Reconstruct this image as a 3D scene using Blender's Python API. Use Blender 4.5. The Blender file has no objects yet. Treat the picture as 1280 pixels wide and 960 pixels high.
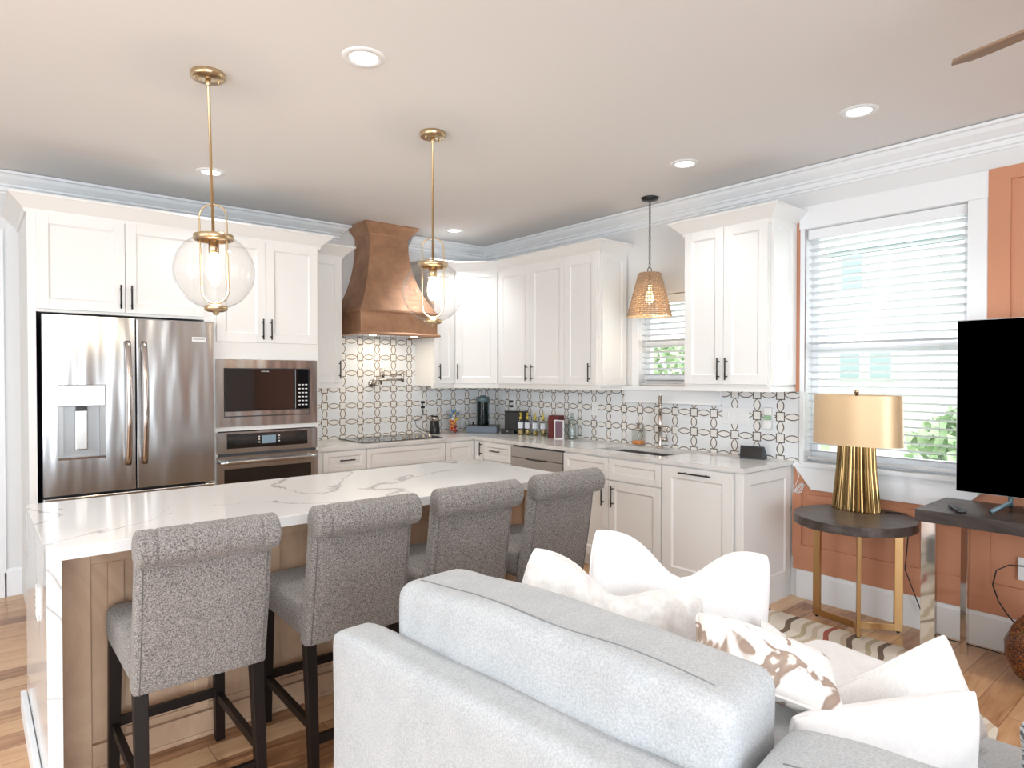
import bpy, bmesh, math, random
from mathutils import Vector, Matrix
random.seed(7)
S = bpy.context.scene
COL = S.collection
PI = math.pi

# ------------------------------------------------------------------ camera, sky, light, exposure
cam_d = bpy.data.cameras.new('camera'); cam = bpy.data.objects.new('camera', cam_d); COL.objects.link(cam)
cam_d.sensor_width = 36; cam_d.lens = 808 / 1280 * 36; cam_d.clip_start = 0.02
cam.location = (0, 0, 1.49)
cam.rotation_euler = (math.radians(90 - .8066), 0, math.radians(-40.12))
S.camera = cam
S.view_settings.view_transform = 'Standard'; S.view_settings.look = 'None'
S.view_settings.gamma = 1; S.view_settings.use_curve_mapping = False
S.view_settings.exposure = 0.42

w = bpy.data.worlds.new('sky'); S.world = w; w.use_nodes = True
bg = w.node_tree.nodes['Background']; bg.inputs[0].default_value = (0.96, 0.98, 1.0, 1); bg.inputs[1].default_value = 2.6

def area(name, loc, rot, sx, sy, power, color):
    l = bpy.data.lights.new(name, 'AREA'); l.shape = 'RECTANGLE'; l.size = sx; l.size_y = sy
    l.energy = power; l.color = color
    o = bpy.data.objects.new(name, l); COL.objects.link(o); o.location = loc; o.rotation_euler = rot
    return o
R90 = PI / 2
# daylight through the right-wall windows, then added rear and side fill (light sits outside each opening)
DAY = (0.88, 0.94, 1.0)
area('daylight_large_window', (4.75, 1.57, 1.8), (0, R90, 0), 1.6, 1.1, 9, DAY)
area('daylight_small_window', (4.75, 3.0, 1.8), (0, R90, 0), 0.8, 0.9, 3, DAY)
area('rear_fill_light', (-.70, -3.45, 1.45), (R90, 0, 0), 3.0, 2.3, 150, (0.82, 0.92, 1.0))  # added fill lamp behind the camera, no window known there
area('side_fill_light', (-3.05, 0.9, 1.45), (0, -R90, 0), 2.3, 4.8, 24, (0.84, 0.93, 1.0))  # added fill lamp on the left, outside an unseen opening

# ------------------------------------------------------------------ materials
def mat(name, col, rough=.5, metal=0, spec=None, emit=None, es=0, alpha=None, trans=0, ior=1.45, coat=0, sheen=0):
    m = bpy.data.materials.new(name); m.use_nodes = True
    b = m.node_tree.nodes['Principled BSDF']
    b.inputs['Base Color'].default_value = (*col, 1); b.inputs['Roughness'].default_value = rough
    b.inputs['Metallic'].default_value = metal
    if spec is not None: b.inputs['Specular IOR Level'].default_value = spec
    if emit: b.inputs['Emission Color'].default_value = (*emit, 1); b.inputs['Emission Strength'].default_value = es
    if trans: b.inputs['Transmission Weight'].default_value = trans; b.inputs['IOR'].default_value = ior
    if coat: b.inputs['Coat Weight'].default_value = coat; b.inputs['Coat Roughness'].default_value = .1
    if sheen: b.inputs['Sheen Weight'].default_value = sheen
    return m
def N(m, t, **k):
    n = m.node_tree.nodes.new(t)
    for a, v in k.items(): setattr(n, a, v)
    return n
def L(m, a, b): m.node_tree.links.new(a, b)
def bsdf(m): return m.node_tree.nodes['Principled BSDF']
def noise(m, scale, detail=4, vec=None, rough=.5, dist=0, mapscale=None, gen='Object'):
    tc = N(m, 'ShaderNodeTexCoord'); n = N(m, 'ShaderNodeTexNoise')
    n.inputs['Scale'].default_value = scale; n.inputs['Detail'].default_value = detail
    n.inputs['Roughness'].default_value = rough; n.inputs['Distortion'].default_value = dist
    src = tc.outputs[gen]
    if mapscale:
        mp = N(m, 'ShaderNodeMapping'); mp.inputs['Scale'].default_value = mapscale; L(m, src, mp.inputs[0]); src = mp.outputs[0]
    L(m, src, n.inputs['Vector'])
    return n
def ramp(m, fac, stops, interp='LINEAR'):
    r = N(m, 'ShaderNodeValToRGB'); r.color_ramp.interpolation = interp
    e = r.color_ramp.elements
    while len(e) > 1: e.remove(e[-1])
    e[0].position = stops[0][0]; e[0].color = (*stops[0][1], 1)
    for p, c in stops[1:]:
        x = e.new(p); x.color = (*c, 1)
    L(m, fac, r.inputs[0]); return r
def bump(m, h, strength=.3, dist=.01):
    b = N(m, 'ShaderNodeBump'); b.inputs['Strength'].default_value = strength; b.inputs['Distance'].default_value = dist
    L(m, h, b.inputs['Height']); L(m, b.outputs[0], bsdf(m).inputs['Normal']); return b
def math_(m, op, a, b=None, c=None):
    n = N(m, 'ShaderNodeMath', operation=op)
    for i, v in enumerate((a, b, c)):
        if v is None: continue
        if isinstance(v, (int, float)): n.inputs[i].default_value = v
        else: L(m, v, n.inputs[i])
    return n.outputs[0]

M = {}
M['ceiling'] = mat('ceiling_paint', (.80, .79, .785), .9, spec=.1)
M['wall'] = mat('wall_paint', (.76, .77, .775), .85, spec=.15)
M['trim'] = mat('trim_paint', (.84, .865, .89), .4)
M['terracotta'] = mat('terracotta_paint', (.58, .27, .16), .6, spec=.3)
M['cab'] = mat('cabinet_paint', (.84, .838, .825), .42)
M['cabin'] = mat('cabinet_inside', (.6, .58, .55), .6)
M['black'] = mat('black_metal', (.012, .012, .013), .35, spec=.5)
M['plastic'] = mat('black_plastic', (.01, .011, .013), .3)
M['screen'] = mat('black_screen', (.0, .0, .0), .6, spec=0)
M['blackglass'] = mat('black_glass', (.008, .008, .009), .04, spec=.9)
M['white'] = mat('white_plastic', (.85, .86, .87), .35)
M['blind'] = mat('white_blind', (.68, .69, .715), .5)
M['brass'] = mat('brushed_brass', (.60, .46, .29), .28, metal=1)
M['goldleg'] = mat('satin_gold', (.60, .39, .18), .35, metal=1)
M['chrome'] = mat('chrome', (.72, .70, .68), .06, metal=1)
M['nickel'] = mat('brushed_nickel', (.50, .45, .41), .22, metal=1)
M['espresso'] = mat('espresso_wood', (.010, .006, .005), .45, spec=.25)
M['darkgrey'] = mat('dark_grey_metal', (.07, .075, .085), .4)
M['teal'] = mat('teal_metal', (.12, .19, .22), .35, metal=.4)
M['bulb'] = mat('lit_bulb', (1, .8, .5), .5, emit=(1.0, .80, .48), es=9)
M['can'] = mat('lit_downlight', (1, 1, 1), .5, emit=(1.0, .96, .90), es=3.2)
M['hoodlight'] = mat('lit_hood_lamp', (1, 1, 1), .5, emit=(1.0, .9, .75), es=5)
M['display'] = mat('lit_display', (.05, .06, .07), .3, emit=(.35, .5, .6), es=.35)
M['siding'] = mat('pale_siding', (.88, .88, .88), .9)
M['darkline'] = mat('teal_gutter', (.10, .20, .20), .7)
M['outglass'] = mat('house_window_glass', (.36, .46, .48), .5)
M['label'] = mat('paper_label', (.72, .76, .84), .7)
M['liquid'] = mat('amber_liquid', (.55, .33, .07), .1)
M['yellow'] = mat('gold_stopper', (.70, .55, .08), .3, metal=.5)
M['maroon'] = mat('maroon_leather', (.13, .018, .018), .5)
M['orangesoap'] = mat('orange_soap', (.9, .32, .05), .2)

# clear glass: thin shells that mostly pass light
def glass(name, tint=(1, 1, 1), f=.12, rough=.02):
    m = bpy.data.materials.new(name); m.use_nodes = True; nt = m.node_tree; nt.nodes.clear()
    o = nt.nodes.new('ShaderNodeOutputMaterial'); mx = nt.nodes.new('ShaderNodeMixShader')
    t = nt.nodes.new('ShaderNodeBsdfTransparent'); t.inputs[0].default_value = (*tint, 1); g0 = f
    g = nt.nodes.new('ShaderNodeBsdfGlossy'); g.inputs['Roughness'].default_value = rough
    lw = nt.nodes.new('ShaderNodeLayerWeight'); lw.inputs[0].default_value = .5
    pw = nt.nodes.new('ShaderNodeMath'); pw.operation = 'POWER'; pw.inputs[1].default_value = 3.5; nt.links.new(lw.outputs['Facing'], pw.inputs[0])
    ml = nt.nodes.new('ShaderNodeMath'); ml.operation = 'MULTIPLY_ADD'; ml.inputs[1].default_value = .55; ml.inputs[2].default_value = g0; nt.links.new(pw.outputs[0], ml.inputs[0])
    nt.links.new(ml.outputs[0], mx.inputs[0]); nt.links.new(t.outputs[0], mx.inputs[1]); nt.links.new(g.outputs[0], mx.inputs[2])
    nt.links.new(mx.outputs[0], o.inputs[0]); return m
M['glass'] = glass('clear_glass', (.96, .955, .95), .03)
M['pane'] = glass('window_glass', (.985, .99, .99), .04)
M['bottleglass'] = glass('bottle_glass', (.80, .86, .84), .08)
M['frost'] = glass('frosted_glass', (.84, .85, .83), .10, .3)

# stainless steel, with faint vertical waviness so the room smears in it
m = M['steel'] = mat('stainless_steel', (.53, .545, .56), .22, metal=1)
n = noise(m, 2.2, 2, mapscale=(2.2, 1, .35)); bump(m, n.outputs[0], .45, .04)
m = M['steeldark'] = mat('handle_steel', (.55, .50, .47), .12, metal=1)
m = M['steelhood'] = mat('dishwasher_steel', (.55, .54, .53), .3, metal=1)
m = M['dispenser_grey'] = mat('dispenser_grey', (.36, .37, .38), .35, metal=.5)

# hammered copper hood
m = M['copper'] = mat('copper', (.36, .20, .12), .42, metal=.5)
n = noise(m, 9, 5, rough=.6); r = ramp(m, n.outputs[0], [(.3, (.34, .19, .115)), (.55, (.46, .26, .155)), (.8, (.54, .33, .205))])
L(m, r.outputs[0], bsdf(m).inputs['Base Color'])
n2 = noise(m, 120, 2, mapscale=(1, 1, .25)); bump(m, n2.outputs[0], .12, .004)

# quartz with grey veins
def quartz(name, sc, off):
    m = mat(name, (.80, .80, .795), .12, spec=.5)
    tc = N(m, 'ShaderNodeTexCoord'); mp = N(m, 'ShaderNodeMapping'); mp.inputs['Location'].default_value = off
    mp.inputs['Rotation'].default_value = (0, 0, .5); mp.inputs['Scale'].default_value = (1, 1, 1)
    L(m, tc.outputs['Object'], mp.inputs[0])
    n1 = N(m, 'ShaderNodeTexNoise'); n1.inputs['Scale'].default_value = sc; n1.inputs['Detail'].default_value = 6; n1.inputs['Roughness'].default_value = .52; n1.inputs['Distortion'].default_value = .55
    L(m, mp.outputs[0], n1.inputs['Vector'])
    a = math_(m, 'ABSOLUTE', math_(m, 'SUBTRACT', n1.outputs[0], .5))
    n3 = N(m, 'ShaderNodeTexNoise'); n3.inputs['Scale'].default_value = 1.7; L(m, mp.outputs[0], n3.inputs['Vector'])
    wd = math_(m, 'MULTIPLY', math_(m, 'MAXIMUM', math_(m, 'SUBTRACT', n3.outputs[0], .40), 0.0), .075)
    v = math_(m, 'DIVIDE', a, math_(m, 'ADD', wd, .0012))
    r = ramp(m, v, [(0, (.42, .415, .41)), (.55, (.62, .615, .61)), (1.0, (.80, .80, .795))])
    L(m, r.outputs[0], bsdf(m).inputs['Base Color']); return m
M['quartz'] = quartz('veined_quartz', 1.15, (3.1, 1.2, 0))
M['quartz_counter'] = mat('counter_quartz', (.74, .735, .72), .10)
n = noise(M['quartz_counter'], 3.5, 5, dist=1); r = ramp(M['quartz_counter'], n.outputs[0], [(.35, (.64, .63, .61)), (.5, (.75, .745, .73)), (.7, (.78, .775, .76))]); L(M['quartz_counter'], r.outputs[0], bsdf(M['quartz_counter']).inputs['Base Color'])

# geometric tile; hx = which world axis runs along the wall
def tile(name, axis, h0, z0, ph, pv, linecol):
    m = mat(name, (.80, .82, .84), .15)
    tc = N(m, 'ShaderNodeTexCoord'); sp = N(m, 'ShaderNodeSeparateXYZ'); L(m, tc.outputs['Object'], sp.inputs[0])
    def cell(s, o, p):
        x = math_(m, 'DIVIDE', math_(m, 'SUBTRACT', s, o), p)
        return math_(m, 'ABSOLUTE', math_(m, 'SUBTRACT', math_(m, 'FRACT', math_(m, 'ADD', x, .5 + 20)), .5))
    u = cell(sp.outputs[axis], h0, ph); v = cell(sp.outputs[2], z0, pv)
    su, sv = .165, .20
    # square ring with slightly wavy corners
    d1 = math_(m, 'MAXIMUM', math_(m, 'SUBTRACT', u, su), math_(m, 'SUBTRACT', v, sv))
    ring = math_(m, 'LESS_THAN', math_(m, 'ABSOLUTE', d1), .020)
    insq = math_(m, 'LESS_THAN', d1, 0)
    def lens(a, b, s, h):     # centred at a=.5, b=0, pointed at a=s
        t = math_(m, 'DIVIDE', math_(m, 'SUBTRACT', .5, a), .5 - s)
        prof = math_(m, 'MULTIPLY', math_(m, 'SUBTRACT', 1.0, math_(m, 'MULTIPLY', t, t)), h)
        dd = math_(m, 'SUBTRACT', b, prof)
        on = math_(m, 'MULTIPLY', math_(m, 'LESS_THAN', math_(m, 'ABSOLUTE', dd), .022), math_(m, 'GREATER_THAN', a, s - .01))
        ins = math_(m, 'MULTIPLY', math_(m, 'LESS_THAN', dd, 0), math_(m, 'GREATER_THAN', a, s))
        return on, ins
    l1, i1 = lens(u, v, su, .15); l2, i2 = lens(v, u, sv, .14)
    line = math_(m, 'MINIMUM', math_(m, 'ADD', math_(m, 'ADD', ring, l1), l2), 1.0)
    ins = math_(m, 'MINIMUM', math_(m, 'ADD', math_(m, 'ADD', insq, i1), i2), 1.0)
    mx = N(m, 'ShaderNodeMix', data_type='RGBA'); mx.inputs[6].default_value = (.80, .83, .86, 1); mx.inputs[7].default_value = (.82, .815, .795, 1); L(m, ins, mx.inputs[0])
    my = N(m, 'ShaderNodeMix', data_type='RGBA'); L(m, mx.outputs[2], my.inputs[6]); my.inputs[7].default_value = (*linecol, 1); L(m, line, my.inputs[0])
    L(m, my.outputs[2], bsdf(m).inputs['Base Color'])
    L(m, math_(m, 'MULTIPLY_ADD', line, .25, .15), bsdf(m).inputs['Roughness'])
    return m
M['tileA'] = tile('oval_link_tile_back', 0, 2.961, 1.209, .1745, .1485, (.16, .09, .035))
M['tileB'] = tile('oval_link_tile_right', 1, 2.367, 1.204, .172, .1475, (.075, .045, .018))

# plank floor, boards along x
m = M['floor'] = mat('hickory_floor', (.5, .3, .15), .30)
tc = N(m, 'ShaderNodeTexCoord'); br = N(m, 'ShaderNodeTexBrick'); L(m, tc.outputs['Object'], br.inputs['Vector'])
br.inputs['Scale'].default_value = 1; br.inputs['Brick Width'].default_value = 1.15; br.inputs['Row Height'].default_value = .125
br.inputs['Mortar Size'].default_value = .0012; br.inputs['Mortar Smooth'].default_value = .1
br.inputs['Color1'].default_value = (.0, .0, .0, 1); br.inputs['Color2'].default_value = (1, 1, 1, 1); br.inputs['Mortar'].default_value = (.3, .3, .3, 1); br.offset = .37; br.offset_frequency = 3
sepb = N(m, 'ShaderNodeSeparateColor'); L(m, br.outputs['Color'], sepb.inputs[0])
mp = N(m, 'ShaderNodeMapping'); mp.inputs['Scale'].default_value = (1.2, 9, 1); L(m, tc.outputs['Object'], mp.inputs[0])
cmb = N(m, 'ShaderNodeCombineXYZ'); L(m, math_(m, 'MULTIPLY', sepb.outputs[0], 13), cmb.inputs[2])
va = N(m, 'ShaderNodeVectorMath', operation='ADD'); L(m, mp.outputs[0], va.inputs[0]); L(m, cmb.outputs[0], va.inputs[1])
ng = N(m, 'ShaderNodeTexNoise'); ng.inputs['Scale'].default_value = 1.6; ng.inputs['Detail'].default_value = 6; ng.inputs['Distortion'].default_value = 1.3; ng.inputs['Roughness'].default_value = .6; L(m, va.outputs[0], ng.inputs['Vector'])
f = math_(m, 'ADD', math_(m, 'MULTIPLY', sepb.outputs[0], .42), math_(m, 'MULTIPLY', ng.outputs[0], .62))
r = ramp(m, f, [(.24, (.16, .065, .03)), (.36, (.38, .19, .09)), (.52, (.58, .34, .18)), (.78, (.74, .50, .30))])
mo = N(m, 'ShaderNodeMix', data_type='RGBA'); L(m, br.outputs['Fac'], mo.inputs[0]); L(m, r.outputs[0], mo.inputs[6]); mo.inputs[7].default_value = (.12, .05, .025, 1)
L(m, mo.outputs[2], bsdf(m).inputs['Base Color']); 

# island wood
m = M['islandwood'] = mat('island_wood', (.5, .35, .24), .5)
n = noise(m, 2.5, 6, dist=2.2, mapscale=(1, 1, .45), rough=.6); r = ramp(m, n.outputs[0], [(.3, (.42, .27, .175)), (.55, (.54, .37, .25)), (.75, (.62, .45, .32))]); L(m, r.outputs[0], bsdf(m).inputs['Base Color'])
m = M['darkwood'] = mat('grey_brown_wood', (.07, .055, .05), .35)
n = noise(m, 3, 6, dist=1, mapscale=(6, .8, 4), rough=.6); r = ramp(m, n.outputs[0], [(.3, (.028, .021, .019)), (.5, (.065, .05, .045)), (.75, (.12, .10, .095))]); L(m, r.outputs[0], bsdf(m).inputs['Base Color'])
m = M['fanwood'] = mat('fan_blade_wood', (.28, .18, .12), .6)
n = noise(m, 4, 4, mapscale=(1, 8, 1)); r = ramp(m, n.outputs[0], [(.3, (.22, .14, .09)), (.7, (.36, .24, .16))]); L(m, r.outputs[0], bsdf(m).inputs['Base Color'])

def fabric(name, c1, c2, scale, bs=.5, sheen=.2, big=None, mapscale=None):
    m = mat(name, c1, .95, spec=.1, sheen=sheen)
    n = noise(m, scale, 3, rough=.7, mapscale=mapscale); r = ramp(m, n.outputs[0], [(.36, c1), (.64, c2)])
    out = r.outputs[0]
    if big:
        n2 = noise(m, big[0], 3); r2 = ramp(m, n2.outputs[0], [(.35, big[1]), (.65, (1, 1, 1))])
        mm = N(m, 'ShaderNodeMix', data_type='RGBA', blend_type='MULTIPLY'); mm.inputs[0].default_value = 1
        L(m, out, mm.inputs[6]); L(m, r2.outputs[0], mm.inputs[7]); out = mm.outputs[2]
    L(m, out, bsdf(m).inputs['Base Color']); bump(m, n.outputs[0], bs, .002)
    return m
M['tweed'] = fabric('grey_tweed', (.075, .067, .062), (.38, .352, .335), 250, .7)
M['sofa'] = fabric('pale_blue_grey_linen', (.36, .375, .388), (.49, .505, .515), 230, .3, big=(14, (.93, .94, .95)))
M['velvet'] = fabric('cream_crushed_velvet', (.69, .67, .65), (.84, .83, .815), 26, .25, .4)
M['cotton'] = fabric('white_cotton', (.83, .83, .835), (.87, .87, .875), 60, .1)
M['linenwhite'] = fabric('off_white_linen', (.76, .75, .74), (.84, .83, .82), 120, .2)
M['seam'] = mat('dark_seam', (.20, .21, .22), .9)
M['goldshade'] = mat('gold_shade', (.76, .55, .33), .38, metal=.35, sheen=.3)
# patterned cream pillow with brown cut-velvet patches
m = M['patterned'] = mat('patterned_cream', (.85, .84, .82), .95, spec=.1)
n = noise(m, 5.2, 3, dist=1.0); r = ramp(m, n.outputs[0], [(.0, (.86, .84, .82)), (.545, (.86, .84, .82)), (.56, (.36, .27, .22)), (.62, (.45, .36, .30)), (.635, (.86, .82, .76)), (.70, (.80, .72, .62)), (.73, (.70, .42, .30))])
L(m, r.outputs[0], bsdf(m).inputs['Base Color'])
m = M['greypattern'] = mat('grey_white_pattern', (.8, .8, .8), .95, spec=.1)
n = noise(m, 26, 3, dist=.6, mapscale=(1, 1, 3)); r = ramp(m, n.outputs[0], [(.42, (.20, .21, .23)), (.47, (.62, .62, .63)), (.55, (.84, .84, .84))]); L(m, r.outputs[0], bsdf(m).inputs['Base Color'])
# woven wicker
m = M['wicker'] = mat('wicker', (.55, .33, .16), .8)
n = noise(m, 160, 2); r = ramp(m, n.outputs[0], [(.35, (.36, .24, .15)), (.65, (.56, .41, .28))]); L(m, r.outputs[0], bsdf(m).inputs['Base Color'])
# striped rug: wavy bands across
m = M['rug'] = mat('striped_rug', (.7, .6, .5), .95, spec=.05)
tc = N(m, 'ShaderNodeTexCoord'); sp = N(m, 'ShaderNodeSeparateXYZ'); L(m, tc.outputs['Object'], sp.inputs[0])
wv = math_(m, 'MULTIPLY', math_(m, 'SINE', math_(m, 'MULTIPLY', sp.outputs[0], 11)), .022)
wv2 = math_(m, 'MULTIPLY', math_(m, 'SINE', math_(m, 'MULTIPLY', sp.outputs[0], 23)), .010)
yy = math_(m, 'ADD', math_(m, 'ADD', sp.outputs[1], wv), wv2)
fr = math_(m, 'FRACT', math_(m, 'MULTIPLY', yy, 1.05))
cr, ta, dk, rd, ol = (.74, .68, .59), (.62, .52, .40), (.20, .15, .115), (.42, .14, .11), (.50, .43, .30)
cols = [cr, cr, ta, cr, rd, rd, dk, cr, ta, ta, cr, cr, dk, cr, ol, cr, cr, dk, ta, cr, cr, rd, cr, ta, cr, ol, cr, cr, dk, cr]
r = ramp(m, fr, [(i / len(cols), c) for i, c in enumerate(cols)], 'CONSTANT'); L(m, r.outputs[0], bsdf(m).inputs['Base Color'])
# mosaic vase
m = M['mosaic'] = mat('mosaic', (.3, .1, .03), .25)
tc = N(m, 'ShaderNodeTexCoord'); vo = N(m, 'ShaderNodeTexVoronoi'); vo.inputs['Scale'].default_value = 230; L(m, tc.outputs['Object'], vo.inputs['Vector'])
sc = N(m, 'ShaderNodeSeparateColor'); L(m, vo.outputs['Color'], sc.inputs[0])
nb = noise(m, 6, 2); f = math_(m, 'ADD', math_(m, 'MULTIPLY', sc.outputs[0], .5), math_(m, 'MULTIPLY', nb.outputs[0], .6))
r = ramp(m, f, [(.25, (.02, .015, .01)), (.45, (.07, .035, .018)), (.6, (.26, .06, .015)), (.72, (.34, .12, .03)), (.82, (.22, .20, .05)), (.92, (.03, .18, .22))]); L(m, r.outputs[0], bsdf(m).inputs['Base Color'])
# foliage
m = M['leaf'] = mat('leaf_green', (.2, .4, .12), .8)
n = noise(m, 5, 5); r = ramp(m, n.outputs[0], [(.3, (.24, .38, .18)), (.6, (.52, .66, .42))]); L(m, r.outputs[0], bsdf(m).inputs['Base Color'])
M['bark'] = mat('bark', (.16, .11, .08), .9)
M['grass'] = mat('lawn', (.25, .36, .18), .95)

# ------------------------------------------------------------------ mesh helpers
def wloc(o):
    v = Vector((0, 0, 0))
    while o: v += o.location; o = o.parent
    return v
def tag(o, label=None, cat=None, group=None, kind=None):
    if label: o['label'] = label
    if cat: o['category'] = cat
    if group: o['group'] = group
    if kind: o['kind'] = kind
    return o
def thing(name, label, cat, loc=(0, 0, 0), rz=0, group=None):
    o = bpy.data.objects.new(name, None); COL.objects.link(o); o.location = loc; o.rotation_euler = (0, 0, rz)
    o.empty_display_size = .1
    return tag(o, label, cat, group)
def obj(name, bm, m, parent=None, smooth=False, world=False, label=None, bevel=0, subsurf=0, seg=2):
    if world and parent is not None: bmesh.ops.translate(bm, vec=-wloc(parent), verts=bm.verts)
    bmesh.ops.recalc_face_normals(bm, faces=bm.faces)
    me = bpy.data.meshes.new(name); bm.to_mesh(me); bm.free()
    mm = M[m] if isinstance(m, str) else m
    me.materials.append(mm)
    if smooth:
        for p in me.polygons: p.use_smooth = True
    o = bpy.data.objects.new(name, me); COL.objects.link(o)
    if parent is not None: o.parent = parent
    if bevel:
        b = o.modifiers.new('bevel', 'BEVEL'); b.width = bevel; b.segments = seg; b.limit_method = 'ANGLE'; b.angle_limit = math.radians(40)
    if subsurf:
        s = o.modifiers.new('sub', 'SUBSURF'); s.levels = subsurf; s.render_levels = subsurf
    if label: o['label'] = label
    return o
def struct(name, bm, m, **k):
    o = obj(name, bm, m, **k); o['kind'] = 'structure'; return o
def B(): return bmesh.new()
def box(bm, x0, x1, y0, y1, z0, z1, mtx=None):
    vs = [bm.verts.new((x, y, z)) for x in (x0, x1) for y in (y0, y1) for z in (z0, z1)]
    for f in ((0, 1, 3, 2), (4, 6, 7, 5), (0, 4, 5, 1), (2, 3, 7, 6), (0, 2, 6, 4), (1, 5, 7, 3)): bm.faces.new([vs[i] for i in f])
    if mtx: bmesh.ops.transform(bm, matrix=mtx, verts=vs)
    return vs
def boxb(*a): bm = B(); box(bm, *a); return bm
def prism(bm, pts, axis, a, b):      # polygon in the plane normal to axis, extruded a..b
    def P(p, t): return {'x': (t, p[0], p[1]), 'y': (p[0], t, p[1]), 'z': (p[0], p[1], t)}[axis]
    v0 = [bm.verts.new(P(p, a)) for p in pts]; v1 = [bm.verts.new(P(p, b)) for p in pts]
    bm.faces.new(v0); bm.faces.new(v1[::-1]); n = len(pts)
    for i in range(n): bm.faces.new((v0[i], v0[(i + 1) % n], v1[(i + 1) % n], v1[i]))
def lathe(bm, prof, c=(0, 0, 0), n=24, cap=True, sx=1, sy=1, flute=None):
    rings = []
    for r, z in prof:
        ring = []
        for i in range(n):
            a = 2 * PI * i / n; rr = r * (flute(i) if flute else 1)
            ring.append(bm.verts.new((c[0] + rr * sx * math.cos(a), c[1] + rr * sy * math.sin(a), c[2] + z)))
        rings.append(ring)
    for a, b in zip(rings, rings[1:]):
        for i in range(n): bm.faces.new((a[i], a[(i + 1) % n], b[(i + 1) % n], b[i]))
    if cap:
        if prof[0][0] > 1e-6: bm.faces.new(rings[0][::-1])
        if prof[-1][0] > 1e-6: bm.faces.new(rings[-1])
def tube(bm, pts, r, n=8, closed=False, cap=True):
    pts = [Vector(p) for p in pts]; k = len(pts); rings = []; up = None
    for i, p in enumerate(pts):
        if closed: t = pts[(i + 1) % k] - pts[i - 1]
        else: t = pts[min(i + 1, k - 1)] - pts[max(i - 1, 0)]
        t.normalize()
        if up is None: up = t.orthogonal().normalized()
        up = (up - t * up.dot(t)).normalized(); s = t.cross(up)
        rr = r(i / max(1, k - 1)) if callable(r) else r
        rings.append([bm.verts.new(p + (up * math.cos(2 * PI * j / n) + s * math.sin(2 * PI * j / n)) * rr) for j in range(n)])
    rng = range(k if closed else k - 1)
    for i in rng:
        a, b = rings[i], rings[(i + 1) % k]
        for j in range(n): bm.faces.new((a[j], a[(j + 1) % n], b[(j + 1) % n], b[j]))
    if cap and not closed: bm.faces.new(rings[0][::-1]); bm.faces.new(rings[-1])
def sweep(bm, path, prof, side=1, closed=False):
    """path: xy points; prof: (offset, z) points, offset to the left*side of travel; mitred"""
    P = [Vector((p[0], p[1])) for p in path]; k = len(P); rings = []
    for i in range(k):
        d1 = (P[i] - P[i - 1]).normalized() if (i > 0 or closed) else None
        d2 = (P[(i + 1) % k] - P[i]).normalized() if (i < k - 1 or closed) else None
        if d1 is None: d1 = d2
        if d2 is None: d2 = d1
        n1 = Vector((-d1.y, d1.x)) * side; n2 = Vector((-d2.y, d2.x)) * side
        nn = (n1 + n2).normalized(); s = 1 / max(.2, nn.dot(n1))
        rings.append([bm.verts.new((P[i].x + nn.x * o * s, P[i].y + nn.y * o * s, z)) for o, z in prof])
    q = len(prof)
    for i in range(k if closed else k - 1):
        a, b = rings[i], rings[(i + 1) % k]
        for j in range(q): bm.faces.new((a[j], a[(j + 1) % q], b[(j + 1) % q], b[j]))
    if not closed: bm.faces.new(rings[0][::-1]); bm.faces.new(rings[-1])
def copy_tree(o, parent=None):
    c = o.copy(); COL.objects.link(c)
    if parent is not None: c.parent = parent
    for ch in list(o.children): copy_tree(ch, c)
    return c

# ------------------------------------------------------------------ room shell
XB, YA, H = 4.26, 5.50, 2.84
WX0, WY0, T = -2.9, -3.3, .14
struct('floor', boxb(WX0 - T, XB + T, WY0 - T, 7.2, -.06, 0), 'floor')
struct('ceiling', boxb(WX0 - T, XB + T, WY0 - T, 7.2, H, H + .1), 'ceiling')
bm = B(); box(bm, .18, XB + T, YA, YA + T, 0, H); box(bm, -.9, .18, YA, YA + T, 2.45, H); box(bm, WX0, -.9, YA, YA + T, 0, H)
struct('wall_back', bm, 'wall')
struct('wall_hall', boxb(-1.6, .7, 6.95, 7.05, 0, H), 'wall')
# right wall with two window openings
W1 = (1.12, 2.03, .90, 2.45); W2 = (2.62, 3.42, 1.40, 2.135)
bm = B()
box(bm, XB, XB + T, WY0 - T, W1[0], 0, H); box(bm, XB, XB + T, W1[0], W1[1], 0, W1[2]); box(bm, XB, XB + T, W1[0], W1[1], W1[3], H)
box(bm, XB, XB + T, W1[1], W2[0], 0, H); box(bm, XB, XB + T, W2[0], W2[1], 0, W2[2]); box(bm, XB, XB + T, W2[0], W2[1], W2[3], H)
box(bm, XB, XB + T, W2[1], YA, 0, H)
struct('wall_right', bm, 'wall')
# left wall and wall behind the camera, unseen, with tall openings added to let light in
bm = B(); box(bm, WX0 - T, WX0, WY0 - T, -1.5, 0, H); box(bm, WX0 - T, WX0, 3.3, YA + T, 0, H); box(bm, WX0 - T, WX0, -1.5, 3.3, 0, .3); box(bm, WX0 - T, WX0, -1.5, 3.3, 2.6, H); box(bm, WX0 - T, WX0, .8, 1.0, .3, 2.6)
struct('wall_left', bm, 'wall')
bm = B(); box(bm, WX0, -2.2, WY0 - T, WY0, 0, H); box(bm, 1.2, XB, WY0 - T, WY0, 0, H); box(bm, -2.2, 1.2, WY0 - T, WY0, 0, .3); box(bm, -2.2, 1.2, WY0 - T, WY0, 2.6, H)
for xx in (-1.1, .1): box(bm, xx, xx + .12, WY0 - T, WY0, .3, 2.6)
struct('wall_front', bm, 'wall')

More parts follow.
